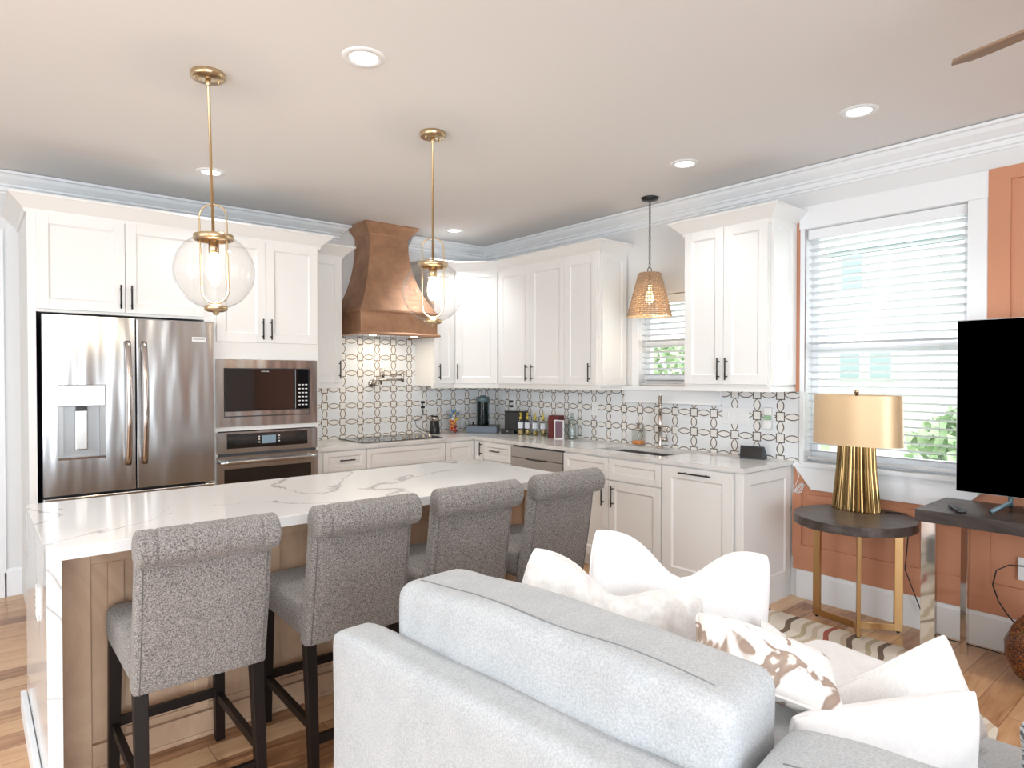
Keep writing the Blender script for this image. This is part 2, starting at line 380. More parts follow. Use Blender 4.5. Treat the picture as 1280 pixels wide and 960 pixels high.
# ceiling crown moulding
cz = H
cp = [(0, cz - .005), (.105, cz - .005), (.105, cz - .022), (.088, cz - .026), (.075, cz - .048), (.048, cz - .072), (.036, cz - .080), (.036, cz - .092), (.022, cz - .098), (.022, cz - .125), (.010, cz - .13), (.010, cz - .142), (0, cz - .142)]
bm = B(); sweep(bm, [(WX0, YA), (2.56, YA), (2.56, YA + .005)], cp, -1); struct('trim_1', bm, 'trim')
bm = B(); sweep(bm, [(3.30, YA), (XB, YA), (XB, WY0)], cp, -1); struct('trim_2', bm, 'trim')
# baseboards
bp = [(0, .001), (.016, .001), (.016, .165), (.012, .172), (.008, .186), (.003, .190), (0, .190)]
bm = B(); sweep(bm, [(XB, 2.075), (XB, WY0)], bp, -1); struct('baseboard_right', bm, 'trim')
bm = B(); sweep(bm, [(.18, YA), (.275, YA)], bp, -1); struct('baseboard_back', bm, 'trim')

# hall beyond the opening on the left: a grey door with a lever
bm = B(); box(bm, -.72, .14, YA + .06, YA + .10, .01, 2.44); 
d = struct('door_1', bm, mat('grey_door', (.50, .53, .54), .5))
bm = B(); tube(bm, [(.10, YA + .07, .98), (.10, YA, .98), (.10, YA - .005, .98)], .011); tube(bm, [(.10, YA + .0, .98), (.0, YA + .0, .98)], .009); lathe(bm, [(.03, 0), (.03, .012)], (.10, YA + .05, .97))
obj('door_handle', bm, 'nickel', d, smooth=True)
bm = B(); box(bm, .135, .19, YA - .016, YA, 0, 2.46); struct('trim_3', bm, 'trim')

# ------------------------------------------------------------------ terracotta panelled dado and upper panels on the right wall
bm = B(); g = .004
def wb(y0, y1, z0, z1, t0=0, t1=.012): box(bm, XB - t1, XB - t0, y0, y1, z0, z1)
wb(2.03, 2.09, 1.378, 2.60); wb(1.98, 2.10, .19, .875); wb(WY0, 1.98, .19, .735); wb(WY0, 1.12, .735, 2.60)
# rails / stiles
def r2(y0, y1, z0, z1): box(bm, XB - .026, XB - .012, y0, y1, z0, z1)
r2(WY0, 2.10, .275, .36); r2(2.04, 2.10, .36, .70); 
r2(1.0, 1.09, .36, .735); r2(1.27, 1.33, .36, .66); 
r2(.30, .55, .36, .88)
r2(WY0, 2.00, .66, .70); 
r2(.925, 1.024, .95, 2.60); r2(WY0, .925, 2.53, 2.60); r2(.30, .40, .95, 2.53)
struct('trim_4', bm, 'terracotta')
# ------------------------------------------------------------------ windows
def window(idx, W, meet, jamb_l=True):
    y0, y1, z0, z1 = W
    x = XB + .095
    bm = B(); f = .045
    box(bm, x, x + .035, y0, y0 + f, z0, z1); box(bm, x, x + .035, y1 - f, y1, z0, z1)
    box(bm, x, x + .035, y0 + f, y1 - f, z0, z0 + .085); box(bm, x, x + .035, y0 + f, y1 - f, z1 - f, z1)
    box(bm, x - .012, x + .035, y0 + f, y1 - f, meet - .025, meet + .025)
    o = struct('window_%d' % idx, bm, 'trim')
    p = obj('window_pane', boxb(x + .012, x + .016, y0 + f, y1 - f, z0 + .085, z1 - f), 'pane', o)
    return o
window(1, W1, 1.655); window(2, W2, 1.74)
# casing round the large window
bm = B()
box(bm, XB - .022, XB, .995, 2.066, 2.452, 2.60); box(bm, XB - .020, XB, 1.025, 1.12, .90, 2.452); box(bm, XB - .020, XB, 2.03, 2.06, .90, 2.452)
box(bm, XB - .028, XB, 1.0, 2.10, .875, .90)
prism(bm, [(2.085, .875), (1.975, .735), (1.145, .735), (1.02, .865), (1.02, .875)], 'x', XB - .03, XB)
struct('trim_5', bm, 'trim', bevel=.003)
bm = B(); box(bm, XB - .06, XB + .09, 2.62, 3.56, 1.365, 1.40); box(bm, XB - .028, XB, 2.64, 3.555, 1.262, 1.365); box(bm, XB - .035, XB, 2.64, 3.555, 1.262, 1.275)
box(bm, XB - .012, XB, 3.42, 3.49, 1.40, 2.135)
struct('trim_6', bm, 'trim', bevel=.003)
# lining of the sill of the large opening
struct('trim_7', boxb(XB - .045, XB + .10, 1.12, 2.03, .892, .915), 'trim')

def blinds(label, W, pitch, ztop, zbot, x=XB + .045, group=None):
    y0, y1 = W[0] + .008, W[1] - .008
    t = thing('window_blind', label, 'blind', (x, (y0 + y1) / 2, ztop), 0, group)
    obj('head_rail', boxb(x - .035, x + .02, y0, y1, ztop - .065, ztop), 'trim', t, world=True, bevel=.003)
    z = ztop - .085; k = 0
    while z > zbot + .03:
        bm = B(); 
        a = math.radians(14)
        mt = Matrix.Translation((x, 0, z)) @ Matrix.Rotation(a, 4, 'Y')
        box(bm, -.025, .025, y0 + .002, y1 - .002, -.0015, .0015, mt)
        obj('slat', bm, 'blind', t, world=True); z -= pitch; k += 1
    obj('bottom_rail', boxb(x - .025, x + .025, y0, y1, zbot, zbot + .018), 'blind', t, world=True, bevel=.003)
    for yy in (y0 + .13, y1 - .13):
        bm = B()
        for dx in (-.024, .024): tube(bm, [(x + dx, yy, zbot + .01), (x + dx, yy, ztop - .06)], .0011, 5)
        obj('ladder_cord', bm, 'blind', t, world=True)
    return t
blinds('white slatted blind in the large window behind the gold lamp', W1, .0475, 2.448, .93)
blinds('white slatted blind in the small window over the sink', W2, .046, 2.13, 1.402)
# tilt wand of the small blind
bm = B(); tube(bm, [(XB + .01, 3.36, 1.42), (XB + .01, 3.36, 2.06)], .004, 6); tag(obj('blind_wand', bm, 'blind'), 'thin clear tilt wand hanging at the left of the small window blind', 'blind wand')

# ------------------------------------------------------------------ outside
struct('ground', boxb(4.6, 30, -12, 22, -.7, -.6), 'grass')
t = thing('neighbour_house', 'pale sided house seen through the large window blind', 'house', (11.2, 3.2, -.6))
obj('wall', boxb(11.2, 17, -1.0, 4.9, -.6, 5.2), 'siding', t, world=True)
bm = B(); prism(bm, [(-1.4, 5.2), (5.3, 5.2), (5.3, 5.35), (1.9, 7.2), (-1.4, 5.35)], 'x', 10.8, 17.4); obj('roof', bm, mat('pale_roof', (.62, .62, .62), .9), t, world=True)
obj('gutter', boxb(10.65, 10.8, -1.4, 5.3, 3.40, 3.46), 'darkline', t, world=True)
for y0, z0, h in ((3.95, 1.45, .5), (4.42, 1.45, .5), (4.4, 2.9, .55)):
    f_ = obj('window_frame', boxb(11.15, 11.2, y0 - .05, y0 + .35, z0 - .05, z0 + h + .05), 'siding', t, world=True)
    bm = B(); box(bm, 11.13, 11.16, y0, y0 + .30, z0, z0 + h); bmesh.ops.translate(bm, vec=-wloc(t), verts=bm.verts); obj('glass', bm, 'outglass', f_)
def blob_tree(x, y, h, r, label, seed, group='trees outside the windows', lo=.5):
    rnd = random.Random(seed)
    t = thing('garden_tree', label, 'tree', (x, y, -.6), 0, group)
    bm = B(); tube(bm, [(0, 0, 0), (.05, .03, h * .6), (0, 0, h * .8)], lambda s: .12 * (1 - s * .6)); obj('trunk', bm, 'bark', t, smooth=True)
    bm = B()
    for i in range(1500):
        a = rnd.uniform(0, 2 * PI); u = rnd.uniform(-1, 1); q = r * rnd.uniform(.55, 1)
        c = Vector((q * math.sqrt(1 - u * u) * math.cos(a), q * math.sqrt(1 - u * u) * math.sin(a), h * lo + (h * (1 - lo)) * (u * .5 + .5)))
        n = Vector((rnd.uniform(-1, 1), rnd.uniform(-1, 1), rnd.uniform(-1, 1))).normalized(); s = rnd.uniform(.05, .13)
        a1 = n.orthogonal().normalized() * s; a2 = n.cross(a1).normalized() * s * .7
        bm.faces.new([bm.verts.new(c + v) for v in (a1, a2, -a1, -a2)])
    obj('foliage', bm, 'leaf', t)
blob_tree(8.2, 6.2, 2.55, 1.3, 'leafy green tree outside the small window', 1, lo=.15, group=None)
blob_tree(9.6, 9.3, 2.6, 1.2, 'farther green tree left of the one outside the small window', 2, lo=.15, group=None)
blob_tree(9.3, 2.3, 1.70, .8, 'low green bush outside the lower right of the large window', 3, lo=.1, group=None)

# ------------------------------------------------------------------ cabinetry (local frame: x across, -y is the front)
def shaker(w, h, rail=.062, t=.020, rec=.009):
    bm = B()
    # four frame members and recessed field
    box(bm, 0, rail, -t, 0, 0, h); box(bm, w - rail, w, -t, 0, 0, h)
    box(bm, rail, w - rail, -t, 0, 0, rail); box(bm, rail, w - rail, -t, 0, h - rail, h)
    x0, x1, z0, z1 = rail, w - rail, rail, h - rail; b = .009
    o = [(x0, -t, z0), (x1, -t, z0), (x1, -t, z1), (x0, -t, z1)]; i = [(x0 + b, -t + rec, z0 + b), (x1 - b, -t + rec, z0 + b), (x1 - b, -t + rec, z1 - b), (x0 + b, -t + rec, z1 - b)]
    ov = [bm.verts.new(p) for p in o]; iv = [bm.verts.new(p) for p in i]
    for k in range(4): bm.faces.new((ov[k], ov[(k + 1) % 4], iv[(k + 1) % 4], iv[k]))
    bm.faces.new(iv)
    return bm
def pull(length, vertical=True, r=.0055, so=.028):
    bm = B()
    if vertical:
        tube(bm, [(0, -so, 0), (0, -so, length)], r, 8)
        for z in (length * .16, length * .84): tube(bm, [(0, 0, z), (0, -so, z)], r * .9, 6)
    else:
        tube(bm, [(0, -so, 0), (length, -so, 0)], r, 8)
        for x in (length * .16, length * .84): tube(bm, [(x, 0, 0), (x, -so, 0)], r * .9, 6)
    return bm
def front(cab, name, x0, x1, z0, z1, handle=None, rail=.062, hl=.15):
    """handle: ('v', x, z) vertical pull at local x,z  / ('h', x, z)"""
    g = .0015
    bm = shaker(x1 - x0 - 2 * g, z1 - z0 - 2 * g, rail)
    o = obj(name, bm, 'cab', cab, bevel=.0015, seg=1); o.location = (x0 + g, 0, z0 + g)
    if handle:
        k, hx, hz = handle
        hb = pull(hl, k == 'v'); h = obj('handle', hb, 'black', o, smooth=True, label='black bar handle'); h.location = (hx - x0 - g, -.020, hz - z0 - g)
    return o
def cabinet(label, loc, rz, w, d, h, group=None, toe=False, cat='cabinet', name='kitchen_cabinet'):
    t = thing(name, label, cat, loc, rz, group)
    bm = B()
    if toe: box(bm, 0, w, 0, d, .10, h); box(bm, 0, w, .07, d, 0, .10)
    else: box(bm, 0, w, 0, d, 0, h)
    obj('body', bm, 'cab', t, bevel=.001, seg=1)
    return t
RB = -PI / 2     # cabinets on the right wall face -x; local x runs towards -y
TY = 4.78        # face of the tall cabinets

# refrigerator enclosure
t = thing('refrigerator_surround', 'tall white cabinet surround with two doors above the refrigerator', 'cabinet', (.276, TY, 0))
obj('side_panel', boxb(0, .040, 0, YA - TY - .002, 0, 2.47), 'cab', t)
obj('side_panel', boxb(.976, 1.040, 0, YA - TY - .002, 0, 2.47), 'cab', t)
obj('body', boxb(.040, .976, 0, YA - TY - .002, 1.870, 2.47), 'cab', t)
front(t, 'door', .040, .502, 1.885, 2.462, ('v', .475, 1.91)); front(t, 'door', .502, .972, 1.885, 2.462, ('v', .535, 1.91))

# oven tower
OX = 1.3165
t = thing('oven_cabinet', 'tall white cabinet holding the built-in microwave and wall oven', 'cabinet', (OX, TY, 0))
wv_ = 2.072 - OX
bm = B(); dd = YA - TY - .002
box(bm, 0, .018, 0, dd, 0, 2.47); box(bm, wv_ - .018, wv_, 0, dd, 0, 2.47); box(bm, .018, wv_ - .018, 0, dd, 1.60, 2.47); box(bm, .018, wv_ - .018, 0, dd, 1.092, 1.122)
box(bm, .018, wv_ - .018, 0, dd, 0, .40); box(bm, .018, wv_ - .018, .6, dd, .40, 1.60)
obj('body', bm, 'cab', t)
front(t, 'door', .010, .352, 1.722, 2.462, ('v', .325, 1.745)); front(t, 'door', .352, wv_ - .012, 1.722, 2.462, ('v', .385, 1.745))
front(t, 'drawer', .010, wv_ - .012, .11, .385)

# narrow wall cabinet left of the hood
t = cabinet('narrow white wall cabinet between the oven cabinet and copper hood', (2.074, 5.17, 1.40), 0, .376, .328, 1.09)
front(t, 'door', .004, .372, .02, 1.085, ('v', .345, .06))
obj('light_rail', boxb(0, .376, -.005, .03, -.022, .002), 'cab', t)
# wall cabinets right of the hood
t = cabinet('narrow white wall cabinet just right of the copper hood', (3.375, 5.17, 1.385), 0, .245, .328, 1.115)
front(t, 'door', .003, .242, .02, 1.11, ('v', .055, .06))
obj('light_rail', boxb(0, .245, -.005, .03, -.022, .002), 'cab', t)
t = thing('corner_cabinet', 'white diagonal corner wall cabinet between the two kitchen walls', 'cabinet', (3.622, 5.168, 1.385), -PI / 4)
# diagonal body as a prism in world-aligned frame
bm = B(); prism(bm, [(3.622, 5.168), (3.93, 4.86), (XB - .002, 4.86), (XB - .002, YA - .002), (3.622, YA - .002)], 'z', 1.385, 2.50)
bmesh.ops.translate(bm, vec=(-3.622, -5.168, -1.385), verts=bm.verts); bmesh.ops.rotate(bm, cent=(0, 0, 0), matrix=Matrix.Rotation(PI / 4, 3, 'Z'), verts=bm.verts)
obj('body', bm, 'cab', t)
dl = .308 * math.sqrt(2)
front(t, 'door', .012, dl - .012, .02, 1.11, ('v', .04, .06))
obj('light_rail', boxb(0, dl, -.005, .03, -.022, .002), 'cab', t)
t = cabinet('white three-door wall cabinet on the right wall between corner and small window', (3.93, 4.855, 1.385), RB, 4.855 - 3.56, .328, 1.115)
yb = lambda y: 4.855 - y
front(t, 'door', .01, yb(4.39), .02, 1.09, ('v', yb(4.39) - .035, .05)); front(t, 'door', yb(4.39), yb(3.945), .02, 1.09, ('v', yb(4.39) + .04, .05)); front(t, 'door', yb(3.945), yb(3.575), .02, 1.09, ('v', yb(3.575) - .07, .05))
obj('light_rail', boxb(0, 1.295, -.005, .33, -.022, .002), 'cab', t)
o = obj('end_panel', shaker(.30, 1.09, .055), 'cab', t); o.location = (1.297, .32 + .0, .02)
o.rotation_euler = (0, 0, PI / 2); o.location = (1.296, .014, .02)
t = cabinet('white two-door wall cabinet between the small and the large window', (3.93, 2.74, 1.405), RB, .635, .328, 1.09)
front(t, 'door', .004, .315, .02, 1.085, ('v', .285, .05)); front(t, 'door', .315, .630, .02, 1.085, ('v', .345, .05))
obj('light_rail', boxb(0, .65, -.012, .33, -.026, .004), 'cab', t)
o = obj('end_panel', shaker(.30, 1.075, .055), 'cab', t); o.rotation_euler = (0, 0, PI / 2); o.location = (.636, .014, .02)

# cabinet crowns
def cc(z): return [(0, z - .012), (.012, z - .012), (.018, z + .01), (.085, z + .075), (.092, z + .078), (.092, z + .09), (0, z + .09)]
bm = B(); sweep(bm, [(.276, YA - .003), (.276, TY), (2.072, TY), (2.072, 5.16)], cc(2.465), -1); struct('trim_8', bm, 'cab')
bm = B(); sweep(bm, [(2.165, 5.17), (2.450, 5.17), (2.450, YA - .003)], cc(2.49), -1); struct('trim_9', bm, 'cab')
bm = B(); sweep(bm, [(3.375, YA - .003), (3.375, 5.17), (3.622, 5.17), (3.93, 4.86), (3.93, 3.56), (XB - .003, 3.56)], cc(2.485), -1); struct('trim_10', bm, 'cab')
bm = B(); sweep(bm, [(XB - .003, 2.74), (3.93, 2.74), (3.93, 2.105), (XB - .003, 2.105)], cc(2.48), -1); struct('trim_11', bm, 'cab')

# base cabinets, back wall
BY = 4.89; BX = 3.66; SZ = .884
def basecab(label, x0, x1, **k): return cabinet(label, (x0, BY, 0), 0, x1 - x0, YA - BY - .002, SZ, toe=True, **k)
t = basecab('white base cabinet with one drawer beside the wall oven', 2.076, 2.524)
obj('filler', boxb(0, .07, -.002, .02, .1, SZ), 'cab', t)
front(t, 'drawer', .075, .445, .712, .874, ('h', .205, .80), rail=.04, hl=.13); front(t, 'door', .075, .445, .115, .705)
t = basecab('white base cabinet with wide false drawer under the cooktop', 2.525, 3.313)
front(t, 'drawer', .004, .786, .712, .874, rail=.04); front(t, 'door', .004, .394, .115, .705); front(t, 'door', .394, .786, .115, .705)
t = basecab('white base cabinet in the corner right of the cooktop', 3.314, BX)
front(t, 'door', .004, .325, .115, .874, rail=.05)
# base cabinets, right wall
def bcab(label, y1, y0, **k): return cabinet(label, (BX, y1, 0), RB, y1 - y0, XB - BX - .002, SZ, toe=True, **k)
t = bcab('white corner base cabinet with one upright black handle, right wall', BY - .001, 4.736)
front(t, 'door', .022, .152, .115, .874, ('v', .135, .745), rail=.03, hl=.12)
t = bcab('white base cabinet with one drawer left of the dishwasher', 4.735, 4.333)
front(t, 'drawer', .004, .398, .712, .874, ('h', .13, .80), rail=.04, hl=.13); front(t, 'door', .004, .398, .115, .705)
t = bcab('white sink base cabinet with two false drawers and two doors', 3.685, 2.729)
ob = t.children[0]; bm = B(); sw_ = 3.685 - 2.729; sd_ = XB - BX - .002
box(bm, 0, sw_, 0, sd_, .10, .66); box(bm, 0, sw_, .07, sd_, 0, .10); box(bm, 0, sw_, 0, .015, .66, SZ); box(bm, 0, sw_, sd_ - .015, sd_, .66, SZ); box(bm, 0, .015, .015, sd_ - .015, .66, SZ); box(bm, sw_ - .015, sw_, .015, sd_ - .015, .66, SZ)
bmesh.ops.recalc_face_normals(bm, faces=bm.faces); bm.to_mesh(ob.data); bm.free()
front(t, 'drawer', .004, .478, .712, .872, rail=.045); front(t, 'drawer', .478, .950, .712, .872, rail=.045)
front(t, 'door', .004, .478, .115, .705, ('v', .43, .515), hl=.16); front(t, 'door', .478, .950, .115, .705, ('v', .525, .515), hl=.16)
t = bcab('white base cabinet with one tall pull-out front beside the end panel', 2.728, 2.17)
front(t, 'door', .006, .545, .115, .874, ('h', .155, .838), rail=.075, hl=.24)
t = thing('end_panel', 'white framed end panel closing the base cabinets by the side table', 'panel', (3.645, 2.168, 0), 0)
obj('board', boxb(0, XB - 3.647, -.042, 0, .10, SZ), 'cab', t)
o = obj('frame', shaker(XB - 3.665, .775, .075, .012, .007), 'cab', t); o.location = (.004, -.042, .103)
obj('plinth', boxb(.075, XB - 3.647, -.05, 0, 0, .10), 'trim', t)

# dishwasher
t = thing('dishwasher', 'stainless steel dishwasher between the drawer and sink cabinets', 'dishwasher', (BX, 4.331, 0), RB)
obj('body', boxb(.003, .642, .0, .58, .10, .875), 'darkgrey', t)
o = obj('door', boxb(.005, .640, -.024, 0, .115, .775), 'steelhood', t, bevel=.003)
obj('control_panel', boxb(.005, .640, -.026, 0, .779, .868), 'steelhood', t, bevel=.004, label='darker steel control strip')
bm = B(); tube(bm, [(.20 + .25 * s, -.028 - .012 * math.sin(PI * s), .775) for s in [i / 10 for i in range(11)]], .006, 8); obj('handle', bm, 'plastic', t, smooth=True)

# countertop (L-shaped, with sink cut-out), and sink
bm = B()
box(bm, 2.076, XB - .001, 4.86, YA - .001, SZ, .914)
sy0, sy1, sx0, sx1 = 2.80, 3.44, 3.76, 4.10
ye = 2.105
box(bm, 3.63, sx0, ye, 4.86, SZ, .914); box(bm, sx1, XB - .001, ye, 4.86, SZ, .914); box(bm, sx0, sx1, ye, sy0, SZ, .914); box(bm, sx0, sx1, sy1, 4.86, SZ, .914)
tag(obj('countertop', bm, 'quartz_counter'), 'L-shaped pale quartz countertop running along both kitchen walls', 'countertop')
t = thing('kitchen_sink', 'stainless undermount double bowl sink set in the countertop', 'sink', (sx0, sy0, SZ))
sk = mat('sink_steel', (.20, .20, .20), .45, metal=.7)
for a, b in ((sy0, 3.105), (3.13, sy1)):
    bm = B(); e = .012; zb = .68
    box(bm, sx0, sx1, a, b, zb, zb + e); box(bm, sx0 - .0, sx0 + e, a, b, zb, SZ); box(bm, sx1 - e, sx1, a, b, zb, SZ); box(bm, sx0, sx1, a, a + e, zb, SZ); box(bm, sx0, sx1, b - e, b, zb, SZ)
    obj('bowl', bm, sk, t, world=True)

# backsplash tiles
struct('trim_12', boxb(2.076, XB - .002, YA - .010, YA, .914, 1.86), 'tileA')
bm = B(); box(bm, XB - .010, XB, 2.10, YA - .012, .914, 1.40); box(bm, XB - .010, XB, 2.066, 2.10, .895, 1.375)
# keep tiles clear of the small window's sill
struct('trim_13', bm, 'tileB')

# ------------------------------------------------------------------ range hood
t = thing('range_hood', 'copper range hood with flared chimney above the cooktop', 'range hood', (2.93, 5.25, 1.83))
def ring_rect(bm, xc, hw, y0, y1, z): return [bm.verts.new(p) for p in ((xc - hw, y0, z), (xc + hw, y0, z), (xc + hw, y1, z), (xc - hw, y1, z))]
YB = YA - .012
bm = B(); rings = []
for s in [i / 14 for i in range(15)]:
    z = 2.06 + s * .68; k = (1 - s) ** 2.3
    rings.append(ring_rect(bm, 2.93, .195 + .185 * k, 5.20 - .19 * k, YB, z))
for a, b in zip(rings, rings[1:]):
    for i in range(4): bm.faces.new((a[i], a[(i + 1) % 4], b[(i + 1) % 4], b[i]))
bm.faces.new(rings[0][::-1]); bm.faces.new(rings[-1]); obj('chimney', bm, 'copper', t, world=True)
bm = B(); box(bm, 2.545, 3.315, 5.0, YB, 1.86, 2.035); obj('apron', bm, 'copper', t, world=True, bevel=.003)
bm = B(); P_ = [(2.545, YB), (2.545, 5.0), (3.315, 5.0), (3.315, YB)]
sweep(bm, P_, [(-.01, 2.03), (.010, 2.03), (.016, 2.042), (.010, 2.055), (-.03, 2.066), (-.03, 2.03)], -1)
sweep(bm, P_, [(-.02, 1.865), (.008, 1.865), (.022, 1.85), (.022, 1.84), (.006, 1.835), (-.02, 1.835)], -1)
obj('moulding', bm, 'copper', t, world=True)
bm = B(); sweep(bm, [(2.735, YB), (2.735, 5.20), (3.125, 5.20), (3.125, YB)], [(-.03, 2.735), (.006, 2.735), (.012, 2.75), (.075, 2.825), (.075, 2.838), (-.03, 2.838)], -1)
obj('crown', bm, 'copper', t, world=True)
obj('filter_panel', boxb(2.60, 3.26, 5.05, YB - .03, 1.842, 1.856), 'steel', t, world=True)
for xx in (2.72, 3.14):
    bm = B(); lathe(bm, [(.028, 0), (.028, .006)], (xx, 5.12, 1.835), 16); obj('lamp', bm, 'hoodlight', t, world=True, label='small lit lamp under the hood')
l = bpy.data.lights.new('hood_lamp_light', 'AREA'); l.energy = 2.2; l.size = .35; l.color = (1, .85, .65)
o = bpy.data.objects.new('hood_lamp_light', l); COL.objects.link(o); o.location = (2.93, 5.18, 1.825)

# ------------------------------------------------------------------ refrigerator
FX0, FX1, FY = .338, 1.296, 4.70
t = thing('refrigerator', 'stainless french-door refrigerator with water dispenser in the left door', 'refrigerator', (.338, FY, 0))
obj('case', boxb(.345, 1.225, FY + .075, 5.45, .02, 1.845), 'darkgrey', t, world=True)
def fdoor(x0, x1, z0, z1, cut=None):
    bm = B()
    if cut is None: box(bm, x0, x1, FY, FY + .07, z0, z1)
    else:
        a, b, c, d_ = cut
        box(bm, x0, a, FY, FY + .07, z0, z1); box(bm, b, x1, FY, FY + .07, z0, z1); box(bm, a, b, FY, FY + .07, z0, c); box(bm, a, b, FY, FY + .07, d_, z1)
    return bm
cut = (.411, .657, .975, 1.43)
dl_ = obj('door', fdoor(FX0, .818, .765, 1.850, cut), 'steel', t, world=True)
dr_ = obj('door', fdoor(.826, FX1, .765, 1.850), 'steel', t, world=True, bevel=.006)
obj('freezer_drawer', fdoor(FX0, FX1, .08, .750), 'steel', t, world=True, bevel=.006)
def dsub(name, bm, m, **k):
    bmesh.ops.translate(bm, vec=-wloc(t), verts=bm.verts); return obj(name, bm, m, dl_, **k)
dsub('control_panel', boxb(.413, .655, FY - .003, FY + .02, 1.300, 1.428), mat('glossy_silver', (.80, .81, .82), .25, metal=.3), bevel=.004)
bm = B(); box(bm, .411, .657, FY + .055, FY + .068, .975, 1.30); box(bm, .411, .440, FY + .012, FY + .055, .975, 1.30); box(bm, .628, .657, FY + .012, FY + .055, .975, 1.30)
dsub('dispenser_recess', bm, 'dispenser_grey'); dsub('drip_tray', boxb(.413, .655, FY + .002, FY + .055, .975, .990), 'steeldark')
dsub('paddle', boxb(.500, .566, FY + .028, FY + .045, 1.03, 1.275), 'steelhood', bevel=.006)
dsub('nozzle', boxb(.505, .562, FY + .015, FY + .05, 1.275, 1.298), 'plastic')
for xx, D in ((.775, dl_), (.866, dr_)):
    bm = B(); pts = []
    for i in range(17):
        s = i / 16; pts.append((xx, FY - .012 - .058 * math.sin(PI * s) ** .75, .925 + .775 * s))
    n0 = 8
    tube(bm, pts, lambda s: .0185, n0); 
    bmesh.ops.translate(bm, vec=-wloc(t), verts=bm.verts)
    obj('handle', bm, 'steeldark', D, smooth=True, label='curved steel bar handle')
bm = boxb(1.155, 1.24, FY - .004, FY, 1.715, 1.745); bmesh.ops.translate(bm, vec=-wloc(t), verts=bm.verts); bd = obj('badge', bm, 'white', dr_)
def text(body, size, loc, rot, m, parent, name='lettering', shear=0):
    c = bpy.data.curves.new(name, 'FONT'); c.body = body; c.size = size; c.extrude = .0004; c.align_x = 'CENTER'; c.align_y = 'CENTER'
    tmp = bpy.data.objects.new('tmp', c); COL.objects.link(tmp)
    dg = bpy.context.evaluated_depsgraph_get(); me = bpy.data.meshes.new_from_object(tmp.evaluated_get(dg)); bpy.data.objects.remove(tmp)
    me.materials.clear(); me.materials.append(M[m]); o = bpy.data.objects.new(name, me); COL.objects.link(o)
    o.parent = parent; o.location = Vector(loc); o.rotation_euler = rot; return o
text('FRIGIDAIRE', .0145, Vector((1.1975, FY - .0045, 1.730)) - wloc(t), (R90, 0, 0), 'darkgrey', dr_)

# ------------------------------------------------------------------ microwave and oven
t = thing('built_in_microwave', 'built-in stainless microwave with black glass front above the oven', 'microwave', (1.335, TY, 1.122))
bm = B(); x0, x1, z0, z1 = 1.322, 2.052, 1.124, 1.598; a0, a1, c0, c1 = 1.372, 1.995, 1.190, 1.538; yf = TY - .022
box(bm, x0, a0, yf, TY - .001, z0, z1); box(bm, a1, x1, yf, TY - .001, z0, z1); box(bm, a0, a1, yf, TY - .001, z0, c0); box(bm, a0, a1, yf, TY - .001, c1, z1)
obj('trim_frame', bm, 'steel', t, world=True)
obj('case', boxb(a0, a1, TY + .0, TY + .4, c0, c1), 'darkgrey', t, world=True)
obj('door', boxb(a0 + .006, 1.878, yf + .004, TY, c0 + .045, c1 - .006), 'blackglass', t, world=True, bevel=.002)
obj('control_panel', boxb(1.884, a1 - .006, yf + .004, TY, c0 + .045, c1 - .006), 'blackglass', t, world=True, bevel=.002)
obj('vent_strip', boxb(a0 + .006, a1 - .006, yf + .002, TY, c0 + .008, c0 + .040), 'steel', t, world=True)
for r_ in range(6):
    for c_ in range(3):
        bm = boxb(1.908 + c_ * .026, 1.924 + c_ * .026, yf + .0025, yf + .004, 1.262 + r_ * .03, 1.270 + r_ * .03); obj('key', bm, 'white', t, world=True)
text('FRIGIDAIRE', .011, Vector((1.66, yf + .0035, 1.515)) - wloc(t), (R90, 0, 0), 'white', t)
t = thing('wall_oven', 'stainless wall oven with black control panel and wide bar handle', 'oven', (1.335, TY, .42))
z1 = 1.085
bm = B(); box(bm, x0, 1.39, yf, TY - .001, .935, z1); box(bm, 1.975, x1, yf, TY - .001, .935, z1); box(bm, 1.39, 1.975, yf, TY - .001, 1.072, z1); box(bm, 1.39, 1.975, yf, TY - .001, .935, .968)
obj('control_frame', bm, 'steel', t, world=True)
obj('control_panel', boxb(1.39, 1.975, yf + .003, TY, .968, 1.072), 'blackglass', t, world=True)
obj('screen', boxb(1.635, 1.735, yf + .001, yf + .003, .992, 1.050), 'display', t, world=True)
for xx in (1.61, 1.755):
    for zz in (1.0, 1.02, 1.04): obj('key', boxb(xx, xx + .01, yf + .0015, yf + .003, zz, zz + .008), 'white', t, world=True)
bm = B(); zt = .915
box(bm, x0, 1.37, yf - .006, TY - .001, .42, zt); box(bm, 2.0, x1, yf - .006, TY - .001, .42, zt); box(bm, 1.37, 2.0, yf - .006, TY - .001, .80 + .025, zt); box(bm, 1.37, 2.0, yf - .006, TY - .001, .42, .49)
dd_ = obj('door', bm, 'steel', t, world=True)
bm = boxb(1.37, 2.0, yf, TY - .002, .49, .825); bmesh.ops.translate(bm, vec=-wloc(t), verts=bm.verts); obj('glass', bm, 'blackglass', dd_)
bm = B(); tube(bm, [(1.335 + .70 * i / 12, yf - .045, .875) for i in range(13)], .0155, 12)
for xx in (1.35, 2.02): tube(bm, [(xx, yf, .875), (xx, yf - .045, .875)], .011, 8)
bmesh.ops.translate(bm, vec=-wloc(t), verts=bm.verts); obj('handle', bm, 'steel', dd_, smooth=True)
obj('case', boxb(1.336, 2.05, TY + .001, TY + .55, .42, 1.08), 'darkgrey', t, world=True)

